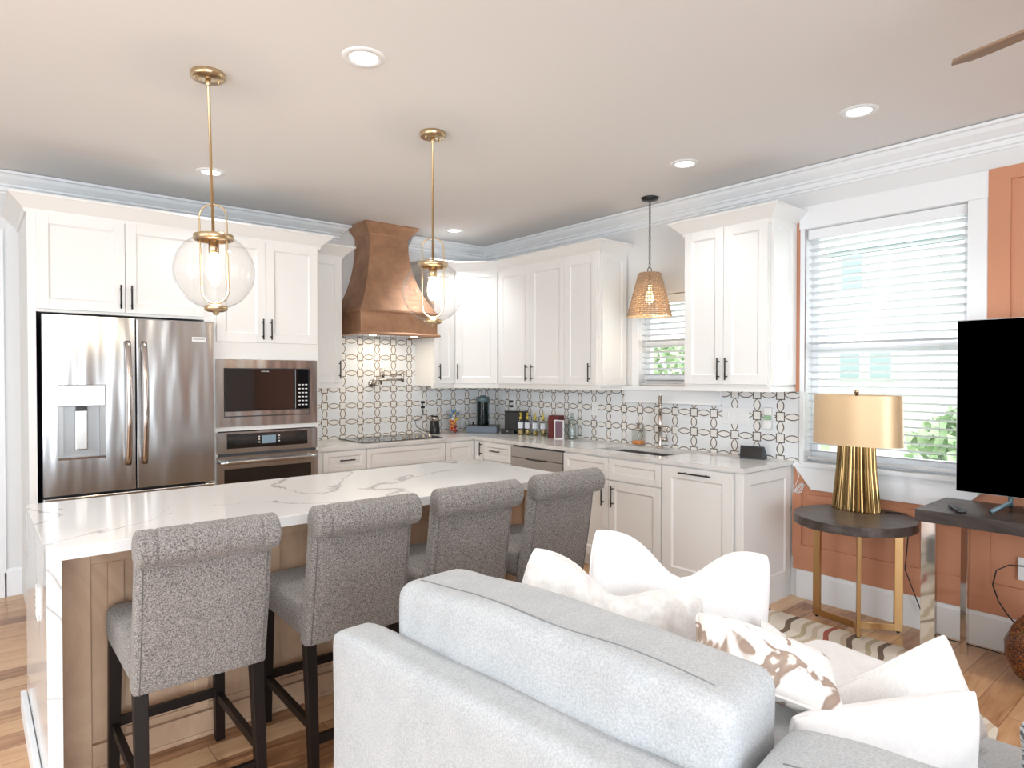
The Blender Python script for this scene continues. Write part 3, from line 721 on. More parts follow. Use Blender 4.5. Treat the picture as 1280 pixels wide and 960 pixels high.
# ------------------------------------------------------------------ cooktop and pot filler
t = thing('cooktop', 'black glass cooktop set in the counter below the hood', 'cooktop', (2.535, 4.945, .914))
obj('glass_top', boxb(2.535, 3.340, 4.945, 5.42, .9145, .921), 'blackglass', t, world=True, bevel=.002)
for cx, cy, rr in ((2.72, 5.06, .075), (2.72, 5.29, .10), (2.98, 5.19, .115)):
    bm = B(); 
    for q in (rr, rr * .93):
        tube(bm, [(cx + q * math.cos(a * PI / 20), cy + q * math.sin(a * PI / 20), .9212) for a in range(40)], .0008, 4, closed=True)
    obj('burner_ring', bm, 'darkgrey', t, world=True)
kp = None
for i in range(5):
    xx, yy = 3.14 + (i % 2) * .001, 4.99 + .0 
    bm = B(); lathe(bm, [(.021, 0), (.021, .004), (.016, .006), (.0155, .026), (.0, .027)], (2.96 + .068 * i, 5.00, .921), 16); obj('knob', bm, 'nickel', t, smooth=True, world=True)
t = thing('pot_filler', 'brushed nickel folding pot filler tap on the tile over the cooktop', 'tap', (2.93, YA - .01, 1.40))
bm = B(); tube(bm, [(2.90, YA - .010, 1.41), (2.90, YA - .022, 1.41)], .034, 16); obj('wall_flange', bm, 'nickel', t, smooth=True, world=True)
bm = B(); tube(bm, [(2.90, YA - .02, 1.41), (2.90, YA - .085, 1.41)], .012, 10); tube(bm, [(2.90, YA - .08, 1.385), (2.90, YA - .08, 1.465)], .015, 10); obj('valve', bm, 'nickel', t, smooth=True, world=True)
bm = B(); tube(bm, [(2.90, YA - .08, 1.445), (3.195, YA - .08, 1.445)], .0095, 10); tube(bm, [(3.195, YA - .08, 1.42), (3.195, YA - .08, 1.515)], .0135, 10); obj('lower_arm', bm, 'nickel', t, smooth=True, world=True)
bm = B(); tube(bm, [(3.195, YA - .08, 1.492), (2.99, YA - .08, 1.492)], .0095, 10); tube(bm, [(2.985, YA - .08, 1.465), (2.985, YA - .08, 1.55)], .0125, 10); tube(bm, [(2.985, YA - .08, 1.49), (2.965, YA - .08, 1.49), (2.962, YA - .08, 1.40)], .009, 10); obj('upper_arm', bm, 'nickel', t, smooth=True, world=True)
bm = B(); tube(bm, [(2.985, YA - .08, 1.545), (2.92, YA - .08, 1.552)], .0045, 8); tube(bm, [(2.90, YA - .085, 1.40), (2.885, YA - .13, 1.395)], .006, 8); obj('lever', bm, 'nickel', t, smooth=True, world=True)

# ------------------------------------------------------------------ faucet, soap, small things on the counter
cz = .9142
fx, fy = 4.16, 3.13
t = thing('kitchen_faucet', 'tall brushed nickel spring faucet behind the sink', 'faucet', (4.16, 3.13, cz), math.radians(37))
fx, fy, cf = 0, 0, 0
bm = B(); lathe(bm, [(.028, 0), (.028, .008), (.020, .014), (.018, .03), (.018, .26), (.020, .262), (.020, .285), (.013, .29), (.013, .31)], (fx, fy, cf), 16); obj('body', bm, 'nickel', t, smooth=True)
arc = [(fx, fy, cf + .27)] + [(fx - .075 + .075 * math.cos(a), fy, cf + .335 + .075 * math.sin(a)) for a in [PI * i / 10 for i in range(11)]] + [(fx - .15, fy, cf + .27)]
bm = B(); tube(bm, arc, .007, 8); obj('hose', bm, 'nickel', t, smooth=True)
bm = B(); pts = []; nturn = 26
def arc_at(s):
    k = s * (len(arc) - 1); i = min(int(k), len(arc) - 2); f_ = k - i; a = Vector(arc[i]); b = Vector(arc[i + 1]); return a.lerp(b, f_), (b - a).normalized()
for i in range(nturn * 8 + 1):
    s = i / (nturn * 8); p, d = arc_at(s); u = Vector((0, 1, 0)); v = d.cross(u); an = 2 * PI * i / 8
    pts.append(p + (u * math.cos(an) + v * math.sin(an)) * .0125)
tube(bm, pts, .0022, 5); obj('spring', bm, 'nickel', t, smooth=True)
bm = B(); lathe(bm, [(.010, .27), (.017, .26), (.017, .22), (.020, .21), (.020, .17), (.014, .165)], (fx - .15, fy, cf), 14); tube(bm, [(fx, fy, cf + .24), (fx - .15, fy, cf + .24)], .007, 8); obj('spray_head', bm, 'nickel', t, smooth=True)
bm = B(); tube(bm, [(fx, fy, cf + .07), (fx, fy - .06, cf + .07)], .017, 12); tube(bm, [(fx, fy - .045, cf + .07), (fx, fy - .055, cf + .16)], .005, 8); obj('lever', bm, 'nickel', t, smooth=True)

t = thing('soap_dispenser', 'clear glass soap dispenser with orange soap left of the faucet', 'soap dispenser', (4.19, 3.37, cz))
def rbox(x0, x1, y0, y1, z0, z1): return boxb(x0, x1, y0, y1, z0, z1)
obj('bottle', rbox(-.042, .042, -.042, .042, .008, .125), 'frost', t, bevel=.012, seg=3)
obj('soap', rbox(-.036, .036, -.036, .036, .010, .040), 'orangesoap', t, bevel=.008)
bm = B(); lathe(bm, [(.030, .125), (.030, .138), (.012, .142), (.008, .17)], (0, 0, 0), 14); tube(bm, [(0, 0, .165), (0, -.025, .180), (0, -.05, .172)], .006, 8); tube(bm, [(0, 0, .16), (0, .018, .18)], .006, 8); obj('pump', bm, 'nickel', t, smooth=True)

t = thing('smart_display', 'small dark smart display on the counter at the right end', 'smart display', (4.14, 2.33, cz), math.radians(-80))
bm = B(); prism(bm, [(-.040, 0), (.040, 0), (.030, .030), (-.018, .088), (-.026, .088)], 'x', -.082, .082); obj('shell', bm, mat('charcoal_shell', (.035, .045, .06), .5), t, bevel=.008, seg=3)
mt = Matrix.Translation((0, -.0345, .044)) @ Matrix.Rotation(math.radians(-9), 4, 'X'); bm = B(); box(bm, -.072, .072, -.002, .001, -.034, .036, mt); obj('screen', bm, 'blackglass', t)

t = thing('coffee_grinder', 'black cylindrical coffee grinder with steel top beside the cooktop', 'coffee grinder', (3.50, 5.33, cz))
bm = B(); lathe(bm, [(.050, 0), (.052, .004), (.044, .125)], n=24); obj('body', bm, 'plastic', t, smooth=True)
bm = B(); lathe(bm, [(.0435, .125), (.042, .160), (.040, .163)], n=24); obj('collar', bm, 'nickel', t, smooth=True)
bm = B(); lathe(bm, [(.039, .163), (.036, .175), (.0, .176)], n=24); obj('lid', bm, 'plastic', t, smooth=True)
bm = B(); tube(bm, [(3.49, 5.38, cz + .01), (3.44, 5.42, cz + .02), (3.36, 5.44, cz + .07), (3.35, 5.45, cz + .13), (3.42, 5.46, cz + .15), (3.455, 5.465, cz + .20), (3.45, 5.472, cz + .31)], .0035, 6)
tag(obj('power_cord', bm, 'plastic', smooth=True), 'black looping cord from the wall outlet to the coffee grinder', 'cord')
t = thing('candy_jar', 'clear glass jar of wrapped candies in the corner of the counter', 'jar', (3.70, 5.28, cz))
bm = B(); lathe(bm, [(.052, 0), (.060, .01), (.060, .10), (.074, .16), (.078, .215)], n=24); obj('jar_glass', bm, 'glass', t, smooth=True)
cc_ = [(.62, .10, .05), (.75, .35, .10), (.10, .30, .60), (.78, .55, .08), (.55, .65, .75), (.55, .05, .08), (.8, .8, .85)]
cm = [mat('candy_wrap_%d' % i, c, .25, metal=.3) for i, c in enumerate(cc_)]
for i in range(40):
    q = random.random() ** .5 * (.043 if i < 26 else .052); a = random.uniform(0, 2 * PI); zz = .016 + .007 * i * (.73 if i < 26 else .80)
    bm = B(); bmesh.ops.create_icosphere(bm, subdivisions=2, radius=random.uniform(.014, .020)); 
    ci = random.choice([0, 0, 1, 1, 5] if i < 22 else [2, 3, 4, 6, 2])
    c = obj('candy', bm, cm[ci], smooth=True); c.location = (3.70 + q * math.cos(a), 5.28 + q * math.sin(a), cz + zz); c.scale = (1, .8, .8); c.rotation_euler = (a, a, 0)
    tag(c, ('foil-wrapped red or orange candy low in the glass candy jar' if i < 22 else 'foil-wrapped blue, gold or silver candy high in the glass candy jar'), 'candy', 'wrapped candies low in the glass jar' if i < 22 else 'wrapped candies high in the glass jar')

t = thing('coffee_maker', 'blue-grey coffee machine with tall clear tower in the kitchen corner', 'coffee maker', (3.95, 5.14, cz), math.radians(-50))
obj('base', boxb(-.155, .155, -.075, .09, 0, .066), mat('blue_grey_shell', (.15, .19, .25), .45), t, bevel=.006)
obj('tray', boxb(-.16, .16, -.08, .095, .066, .074), 'plastic', t, bevel=.002)
bm = B(); lathe(bm, [(.058, .074), (.060, .10), (.052, .105), (.050, .33), (.046, .34)], n=24); obj('column', bm, 'plastic', t, smooth=True)
bm = B(); lathe(bm, [(.066, .08), (.064, .31)], n=24, cap=False); obj('clear_sleeve', bm, glass('teal_clear', (.50, .60, .62), .02), t, smooth=True)
bm = B(); lathe(bm, [(.067, .305), (.067, .352), (.060, .356), (.03, .358), (.03, .37), (.0, .371)], n=24); obj('cap', bm, 'teal', t, smooth=True)
bm = B(); lathe(bm, [(.008, .074), (.008, .095), (.012, .10), (.0, .103)], (-.10, 0, 0), n=10); obj('knob', bm, 'plastic', t, smooth=True)

t = thing('counter_appliance', 'black boxy appliance beneath the plugged outlet right of the coffee machine', 'appliance', (4.12, 4.83, cz), math.radians(-62))
obj('body', boxb(-.10, .10, -.055, .075, .012, .215), 'plastic', t, bevel=.010, seg=3); obj('foot_tray', boxb(-.12, .02, -.095, -.04, 0, .045), 'plastic', t, bevel=.005)
bm = B(); lathe(bm, [(.011, 0), (.009, .012)], (-.05, -.095, .022), 10); obj('knob', bm, 'nickel', t)
obj('lid', boxb(-.102, .102, -.058, .078, .215, .225), 'blackglass', t, bevel=.003)

def syrup(x, y, full, label):
    t = thing('syrup_bottle', label, 'bottle', (x, y, cz), 0, 'syrup bottles with gold pumps on the counter')
    bm = B(); lathe(bm, [(.026, 0), (.027, .005), (.027, .115), (.022, .135), (.011, .15), (.011, .165)], n=16); obj('bottle_glass', bm, 'bottleglass', t, smooth=True)
    bm = B(); lathe(bm, [(.0235, .004), (.0235, full), (0, full)], n=16); obj('syrup', bm, 'liquid', t, smooth=True)
    bm = B(); lathe(bm, [(.0275, .065), (.0275, .12)], n=16, cap=False); obj('label', bm, 'label', t, smooth=True)
    bm = B(); lathe(bm, [(.014, .15), (.014, .172), (.006, .178), (.005, .20), (.012, .203), (.012, .213), (0, .214)], n=12); tube(bm, [(0, 0, .207), (-.02, -.015, .202)], .004, 6); obj('pump', bm, 'yellow', t, smooth=True)
syrup(4.065, 4.695, .05, 'leftmost syrup bottle with gold pump, next to the black appliance')
syrup(4.095, 4.63, .045, 'second syrup bottle from the black appliance, white label')
syrup(4.13, 4.56, .04, 'third syrup bottle from the black appliance, label half turned')
syrup(4.16, 4.48, .12, 'rightmost syrup bottle, filled amber, next to the frosted canister')
t = thing('glass_canister', 'frosted glass canister between the syrup bottles and maroon book box', 'canister', (4.19, 4.40, cz))
bm = B(); lathe(bm, [(.040, 0), (.042, .01), (.042, .14), (.036, .15)], n=20); obj('jar', bm, 'frost', t, smooth=True); bm = B(); lathe(bm, [(.038, .15), (.038, .158), (.01, .162), (.01, .175), (0, .176)], n=20); obj('lid', bm, 'frost', t, smooth=True)
t = thing('leather_box', 'upright maroon leather box with dark ribbed side on the counter', 'box', (4.12, 4.27, cz), math.radians(-78))
obj('body', boxb(-.05, .06, -.045, .055, 0, .205), 'maroon', t, bevel=.003)
for i in range(5): obj('rib', boxb(-.053, -.050, -.045, .055, .03 + .035 * i, .036 + .035 * i), 'darkgrey', t)
obj('spine', boxb(-.0535, -.05, -.045, .055, 0, .03), 'plastic', t)
t = thing('photo_frame', 'small white photo frame leaning by the maroon box', 'photo frame', (4.065, 4.165, cz), math.radians(-78))
bm = B(); box(bm, -.05, -.041, -.006, .006, 0, .17); box(bm, .041, .05, -.006, .006, 0, .17); box(bm, -.041, .041, -.006, .006, 0, .009); box(bm, -.041, .041, -.006, .006, .161, .17); obj('frame', bm, 'white', t)
obj('picture', boxb(-.041, .041, -.001, .005, .009, .161), mat('plum_picture', (.20, .12, .16), .3), t)
t = thing('glass_decanter', 'tall clear glass decanter right of the photo frame', 'decanter', (4.13, 4.07, cz))
bm = B(); lathe(bm, [(.036, 0), (.038, .01), (.036, .13), (.020, .17), (.016, .20)], n=18); obj('body', bm, 'bottleglass', t, smooth=True); bm = B(); lathe(bm, [(.012, .195), (.020, .215), (.014, .235), (0, .238)], n=12); obj('stopper', bm, 'bottleglass', t, smooth=True)

# plates on the tile
def plate(name, label, cat, loc, rz, w, h, parts, group=None):
    t = thing(name, label, cat, loc, rz, group); obj('plate', boxb(-w / 2, w / 2, -.006, 0, -h / 2, h / 2), 'white', t, bevel=.002)
    for k, x in parts:
        if k == 'rocker': obj('rocker', boxb(x - .016, x + .016, -.009, -.006, -.033, .033), 'white', t, bevel=.001)
        if k == 'socket':
            for dz in (-.02, .02):
                s_ = obj('socket', boxb(x - .016, x + .016, -.008, -.006, dz - .014, dz + .014), 'white', t, bevel=.001)
                bm = B(); box(bm, x - .008, x - .006, -.0085, -.0078, dz - .004, dz + .005); box(bm, x + .006, x + .008, -.0085, -.0078, dz - .004, dz + .005); obj('slot', bm, 'darkgrey', s_)
        if k == 'plug':
            for dz in (-.028, .02): obj('plug', boxb(x - .015, x + .015, -.04, -.006, dz - .012, dz + .012), 'plastic', t, bevel=.003, label='black plug')
    return t
plate('wall_switch', 'white four-gang switch plate on the tile right of the faucet', 'light switch', (XB - .010, 2.53, 1.193), RB, .21, .118, [('rocker', x) for x in (-.069, -.023, .023, .069)])
plate('wall_outlet', 'white outlet on the tile under the three-door wall cabinet', 'outlet', (XB - .010, 3.90, 1.19), RB, .075, .118, [('socket', 0)])
plate('wall_outlet', 'white outlet with two black plugs above the black appliance', 'outlet', (XB - .010, 5.03, 1.20), RB, .075, .118, [('plug', -.0)])
plate('wall_outlet', 'white outlet on the back wall tile left of the coffee grinder', 'outlet', (3.47, YA - .010, 1.20), 0, .075, .118, [('plug', -.02)])
plate('wall_outlet', 'white outlet low on the terracotta wall above the mosaic vase', 'outlet', (XB - .028, .84, .47), RB, .075, .12, [('socket', 0)])
plate('wall_outlet', 'white outlet on the left end of the island', 'outlet', (.192, 2.93, .655), -PI / 2, .075, .12, [('socket', 0)])
t = thing('plug_in_freshener', 'white plug-in air freshener with green vial on the tile by the large window', 'air freshener', (XB - .010, 2.273, 1.19), RB)
obj('plate', boxb(-.036, .036, -.005, 0, -.06, .06), 'white', t); obj('body', boxb(-.03, .028, -.045, -.005, -.075, -.01), 'white', t, bevel=.01, seg=3); obj('top', boxb(-.028, .028, -.035, -.005, .02, .075), 'white', t, bevel=.006)
obj('vial', boxb(-.022, .018, -.04, -.01, -.01, .02), mat('green_vial', (.35, .55, .35), .2), t, bevel=.004)

# tangled white wire at the counter end
bm = B(); rnd = random.Random(5); pts = [(4.235, 2.085, .885), (4.225, 2.05, .82), (4.225, 2.07, .76)]
for i in range(26):
    a = i * 1.1; pts.append((4.228 - .01 * (i % 3), 2.045 + .045 * math.cos(a) * (.5 + .5 * rnd.random()), .74 + .045 * math.sin(a * .9) * (.6 + .4 * rnd.random())))
tube(bm, pts, .0018, 5); tag(obj('string_wire', bm, 'white', smooth=True), 'tangled white wire hanging at the wall end of the countertop', 'wire')

# ------------------------------------------------------------------ island
IX0, IX1, IY0, IY1 = .192, 2.65, 2.60, 3.58
t = thing('kitchen_island', 'large wood kitchen island with white veined quartz waterfall top', 'kitchen island', (IX0, IY0, 0))
bm = B(); box(bm, IX0, IX1, IY0, IY1, .872, .914); obj('top', bm, 'quartz', t, world=True, bevel=.002)
bm = B(); box(bm, IX0, IX0 + .042, IY0, IY1, 0, .872); obj('waterfall_side', bm, 'quartz', t, world=True)
PY = 2.865
obj('body', boxb(IX0 + .043, IX1 - .05, PY, IY1 - .03, .0, .871), 'islandwood', t, world=True)
bm = B(); box(bm, .236, .345, PY - .02, PY, .0, .871)
xs = .40
box(bm, .345, 2.60, PY - .014, PY, .78, .871); 
while xs < 2.55: box(bm, xs, xs + .055, PY - .014, PY, .11, .78); xs += .30
xs = .36
obj('stile', bm, 'islandwood', t, world=True, bevel=.003)
bm = B(); box(bm, .345, 2.60, PY - .022, PY, .0, .10); box(bm, .345, 2.60, PY - .030, PY, 0, .018); obj('baseboard', bm, 'islandwood', t, world=True, bevel=.003)
bm = B()
x_ = .455
while x_ < 2.5:
    for zz in (.12, .77):
        bm = B(); box(bm, x_, x_ + .245, PY - .008, PY, zz, zz + .01); obj('bead', bm, 'islandwood', t, world=True)
    x_ += .30
bm = B(); box(bm, .168, .19, IY0 + .01, IY1, 0, .09); obj('end_skirting', bm, 'trim', t, world=True, bevel=.004, label='white skirting on the quartz end')

# ------------------------------------------------------------------ counter stools
def superbox(w, d, h, r, cuts=5):
    bm = B(); box(bm, -w / 2, w / 2, -d / 2, d / 2, 0, h); return bm
def cushion_mesh(x0, x1, y0, y1, z0, z1, r=.03, n=8, puff=.0):
    """rounded box by clamping a subdivided cube"""
    bm = B(); bmesh.ops.create_cube(bm, size=2); bmesh.ops.subdivide_edges(bm, edges=bm.edges[:], cuts=n, use_grid_fill=True)
    cx, cy, cz_ = (x0 + x1) / 2, (y0 + y1) / 2, (z0 + z1) / 2; hx, hy, hz = (x1 - x0) / 2, (y1 - y0) / 2, (z1 - z0) / 2
    rr = min(r, hx, hy, hz)
    for v in bm.verts:
        c0 = v.co.copy()
        # bias the grid towards edges
        q = Vector([math.copysign(abs(a) ** .55, a) if a else 0 for a in c0])
        p = Vector((q.x * hx, q.y * hy, q.z * hz))
        inner = Vector((max(-hx + rr, min(hx - rr, p.x)), max(-hy + rr, min(hy - rr, p.y)), max(-hz + rr, min(hz - rr, p.z))))
        d = p - inner
        if d.length > 1e-6: p = inner + d.normalized() * rr
        if puff:
            p.z += puff * (1 - q.x * q.x) * (1 - q.y * q.y) * (1 if p.z > 0 else -.3)
        v.co = Vector((cx, cy, cz_)) + p
    return bm
def make_stool(label):
    t = thing('bar_stool', label, 'stool', (0, 0, 0), 0, 'grey tufted bar stools along the island')
    W = .205
    # local frame: origin on floor under the seat, +y towards the island; back at -y
    bm = cushion_mesh(-W, W, -.20, .27, .50, .635, .028, 8, .012); obj('seat', bm, 'tweed', t, smooth=True)
    # back slab: curved profile, extruded across x with rounded edge
    prof = []
    K = 12
    for i in range(K + 1):
        s = i / K; z = .485 + s * .47
        yb_ = -.262 - .075 * s ** 1.6 - .018 * math.sin(PI * s)      # rear face
        prof.append((yb_, z))
    front_ = []
    for i in range(K + 1):
        s = i / K; z = .485 + s * .47
        front_.append((-.262 - .075 * s ** 1.6 - .018 * math.sin(PI * s) + .075 - .012 * s, z))
    bm = B(); xs_ = [-W, -W + .006, -W + .02, -.1, 0, .1, W - .02, W - .006, W]; ins = [.012, .004, 0, 0, 0, 0, 0, .004, .012]
    rings = []
    for x, e in zip(xs_, ins):
        ring = [bm.verts.new((x, y + e, z)) for y, z in prof] + [bm.verts.new((x, y - e, z)) for y, z in front_[::-1]]
        rings.append(ring)
    for a, b in zip(rings, rings[1:]):
        n_ = len(a)
        for i in range(n_): bm.faces.new((a[i], a[(i + 1) % n_], b[(i + 1) % n_], b[i]))
    bm.faces.new(rings[0][::-1]); bm.faces.new(rings[-1]); obj('backrest', bm, 'tweed', t, smooth=True, bevel=.006)
    # rolled top with tufting pleats
    bm = B(); nx = 90; nr = 22; cy, cz0 = -.343, .962; rings = []
    for i in range(nx + 1):
        s = i / nx; x = -(W + .012) + s * 2 * (W + .012)
        edge = min(1, math.sqrt(max(0, 1 - (1 - min(s, 1 - s) / .035) ** 2))) if min(s, 1 - s) < .035 else 1
        pleat = 0
        for q in (.14, .38, .62, .86): pleat += math.exp(-((s - q) / .011) ** 2)
        ring = []
        for j in range(nr):
            a = 2 * PI * j / nr
            ry, rz_ = .060, .060
            k = (edge * .75 + .25) * (1 - .075 * pleat)
            ring.append(bm.verts.new((x, cy + ry * k * math.cos(a), cz0 + rz_ * k * math.sin(a))))
        rings.append(ring)
    for a, b in zip(rings, rings[1:]):
        for j in range(nr): bm.faces.new((a[j], a[(j + 1) % nr], b[(j + 1) % nr], b[j]))
    bm.faces.new(rings[0][::-1]); bm.faces.new(rings[-1]); obj('rolled_top', bm, 'tweed', t, smooth=True)
    # piping seams down the rear edges
    sm_ = mat('stool_seam', (.14, .13, .125), .9)
    for x in (-W + .017, W - .017):
        bm = B(); tube(bm, [(x, y - .0008, z) for y, z in prof], .0016, 5); obj('seam', bm, sm_, t, smooth=True)
    def leg(x0, y0, z0, x1, y1, s0=.021, s1=.017):
        bm = B(); v = []
        for (x, y, z, s) in ((x0, y0, z0, s0), (x1, y1, 0, s1)): v.append([bm.verts.new((x + a * s, y + b * s, z)) for a, b in ((-1, -1), (1, -1), (1, 1), (-1, 1))])
        for i in range(4): bm.faces.new((v[0][i], v[0][(i + 1) % 4], v[1][(i + 1) % 4], v[1][i]))
        bm.faces.new(v[0]); bm.faces.new(v[1][::-1]); return bm
    for sx in (-1, 1):
        obj('leg', leg(sx * (W - .025), .225, .51, sx * (W - .018), .235), 'espresso', t, bevel=.002)
        obj('leg', leg(sx * (W - .025), -.225, .50, sx * (W - .022), -.275), 'espresso', t, bevel=.002)
    def bar(p, q, hw=.011, hh=.017):
        p = Vector(p); q = Vector(q); d = (q - p); L_ = d.length; bm = B()
        rot = d.to_track_quat('X', 'Z').to_matrix().to_4x4(); box(bm, 0, L_, -hw, hw, -hh, hh, Matrix.Translation(p) @ rot); return bm
    k = W - .022
    obj('stretcher', bar((-k, .23, .20), (k, .23, .20)), 'espresso', t, bevel=.002)
    obj('stretcher', bar((-k, -.258, .13), (k, -.258, .13)), 'espresso', t, bevel=.002)
    for sx in (-1, 1): obj('stretcher', bar((sx * k, -.25, .185), (sx * k, .232, .185)), 'espresso', t, bevel=.002)
    return t
stool_pos = [(.590, 2.545, 0), (1.155, 2.555, math.radians(-1)), (1.69, 2.56, math.radians(-2)), (2.235, 2.57, math.radians(-1))]
lab = ['grey upholstered bar stool nearest the quartz waterfall end, leftmost of four', 'grey upholstered bar stool second from the quartz waterfall end', 'grey upholstered bar stool third from the waterfall end, above the sofa corner', 'grey upholstered bar stool farthest right, behind the white pillows']
s0 = make_stool(lab[0])
for i, (x, y, a) in enumerate(stool_pos):
    o = s0 if i == 0 else copy_tree(s0)
    o.location = (x, y, 0); o.rotation_euler = (0, 0, a); o['label'] = lab[i]

# ------------------------------------------------------------------ ceiling lights
def downlight(x, y, label, pw=36):
    t = thing('recessed_light', label, 'ceiling light', (x, y, H), 0, 'recessed ceiling lights')
    bm = B(); lathe(bm, [(.058, -.001), (.062, -.007), (.088, -.006), (.092, -.0005)], n=32, cap=False); obj('trim_ring', bm, 'white', t, smooth=True)
    bm = B(); lathe(bm, [(.060, -.003), (.060, -.0022)], n=32); obj('lens', bm, 'can', t)
    l = bpy.data.lights.new('recessed_light_lamp', 'SPOT'); l.energy = pw; l.spot_size = math.radians(118); l.spot_blend = 1.0; l.shadow_soft_size = .06; l.color = (.98, .985, .98)
    o = bpy.data.objects.new('recessed_light_lamp', l); COL.objects.link(o); o.parent = t; o.location = (0, 0, -.07)
downlight(1.30, 2.52, 'large round recessed ceiling light between the two globe pendants, nearest camera')
downlight(3.50, 1.40, 'round recessed ceiling light at the right, near the fan blade', 30)
downlight(3.515, 2.46, 'round recessed ceiling light right of the wicker pendant', 15)
downlight(1.25, 4.59, 'round recessed ceiling light behind the left globe pendant rod', 11)
downlight(3.49, 4.98, 'round recessed ceiling light near the copper hood and room corner', 26)

for x, y, lb in ((1.30, .45, 'added unseen ceiling fill light directly above the sofa'), (3.50, -.60, 'added unseen ceiling fill light above the television side, behind the camera'), (-.90, 1.40, 'added unseen ceiling fill light left of the camera, beyond the island end')):
    downlight(x, y, lb, 34)  # extra downlights out of view, added to brighten sofa and room

# globe pendants
def pendant(x, y, label, ztop=2.285, lean=(0, 0)):
    t = thing('globe_pendant', label, 'pendant light', (x, y, H), 0, 'brass globe pendants over the island')
    t.rotation_euler = (lean[0], lean[1], 0)
    z = lambda a: a - H
    bm = B(); lathe(bm, [(.070, -.001), (.072, -.005), (.072, -.024), (.066, -.028), (0, -.029)], n=32); obj('canopy', bm, 'brass', t, smooth=True)
    bm = B(); lathe(bm, [(.011, -.028), (.011, -.055), (.008, -.058), (.0065, -.06), (.0065, -.72)], n=12); obj('rod', bm, 'brass', t, smooth=True)
    for sx in (-.045, .045):
        bm = B(); lathe(bm, [(.0045, -.028), (.0045, -.040), (0, -.042)], (sx, 0, 0), 8); obj('screw', bm, 'brass', t)
    # wire hoop: down through the globe
    hw = .060; zt = -.585; zb = -1.030
    pts = [(hw * math.cos(a), 0, zt - .055 + .055 * math.sin(a)) for a in [PI * i / 14 for i in range(15)]]
    low = [(-hw * math.cos(a), 0, zb + .045 - .045 * math.sin(a)) for a in [PI * i / 10 for i in range(1, 10)]]
    low = [(-.060 * math.cos(a), 0, zb + .06 - .06 * math.sin(a)) for a in [PI * i / 10 for i in range(11)]]
    bm = B(); tube(bm, pts + low, .0042, 8, closed=True); o = obj('hoop', bm, 'brass', t, smooth=True); o.rotation_euler = (0, 0, math.radians(-38))
    bm = B(); lathe(bm, [(.082, -.722), (.084, -.726), (.084, -.744), (.080, -.748), (.070, -.748)], n=36, cap=False); lathe(bm, [(.0, -.722), (.082, -.722)], n=36, cap=False); obj('cap', bm, 'brass', t, smooth=True)
    # glass globe open at the neck
    R = .170; zc = -.885; bm = B(); prof = []
    for i in range(25):
        a = math.radians(27) + (math.radians(166) - math.radians(27)) * i / 24
        prof.append((R * math.sin(a), zc + R * math.cos(a)))
    lathe(bm, prof, n=48, cap=False); obj('globe', bm, 'glass', t, smooth=True)
    bm = B(); lathe(bm, [(.022, -.745), (.022, -.80), (.019, -.803)], n=16); obj('socket', bm, 'brass', t, smooth=True)
    bm = B(); lathe(bm, [(.013, -.803), (.022, -.82), (.030, -.85), (.031, -.885), (.025, -.915), (.013, -.93), (0, -.933)], n=20); obj('bulb', bm, 'bulb', t, smooth=True, label='glowing warm bulb')
    bm = B(); lathe(bm, [(.046, -1.040), (.050, -1.044), (.050, -1.058), (.034, -1.066), (.014, -1.068), (.010, -1.080), (0, -1.082)], n=28); obj('finial', bm, 'brass', t, smooth=True)
    l = bpy.data.lights.new('pendant_bulb_light', 'POINT'); l.energy = 4; l.color = (1, .78, .52); l.shadow_soft_size = .03
    o = bpy.data.objects.new('pendant_bulb_light', l); COL.objects.link(o); o.parent = t; o.location = (0, 0, -.96)
pendant(.835, 3.10, 'brass and clear glass globe pendant at the left, in front of the refrigerator cabinets', lean=(-.012, -.022))
pendant(1.996, 3.055, 'brass and clear glass globe pendant at the right, in front of the copper hood')

# wicker pendant
wx, wy = 3.984, 3.10
t = thing('wicker_pendant', 'woven wicker pendant on a black chain over the sink', 'pendant light', (wx, wy, H))
bm = B(); lathe(bm, [(.064, -.001), (.066, -.006), (.060, -.022), (.02, -.030), (0, -.030)], n=28); obj('canopy', bm, 'black', t, smooth=True)
nl = 15; zt_, zb_ = -.032, -.53
for i in range(nl):
    z0 = zt_ - (zt_ - zb_) * i / nl; z1 = zt_ - (zt_ - zb_) * (i + 1) / nl; hh = (z0 - z1) * .62; zc = (z0 + z1) / 2
    bm = B(); pts = []
    for k in range(12):
        a = 2 * PI * k / 12; q = (.008 * math.cos(a), 0, zc + hh * math.sin(a)) if i % 2 else (0, .008 * math.cos(a), zc + hh * math.sin(a)); pts.append(q)
    tube(bm, pts, .0022, 5, closed=True); obj('chain_link', bm, 'black', t, smooth=True)
bm = B(); tube(bm, [(.017 * math.cos(a), -.017 * math.cos(a) * .3, -.553 + .022 * math.sin(a)) for a in [2 * PI * k / 16 for k in range(16)]], .0032, 6, closed=True); tube(bm, [(0, 0, -.57), (0, 0, -.66)], .010, 8); obj('loop', bm, 'black', t, smooth=True)
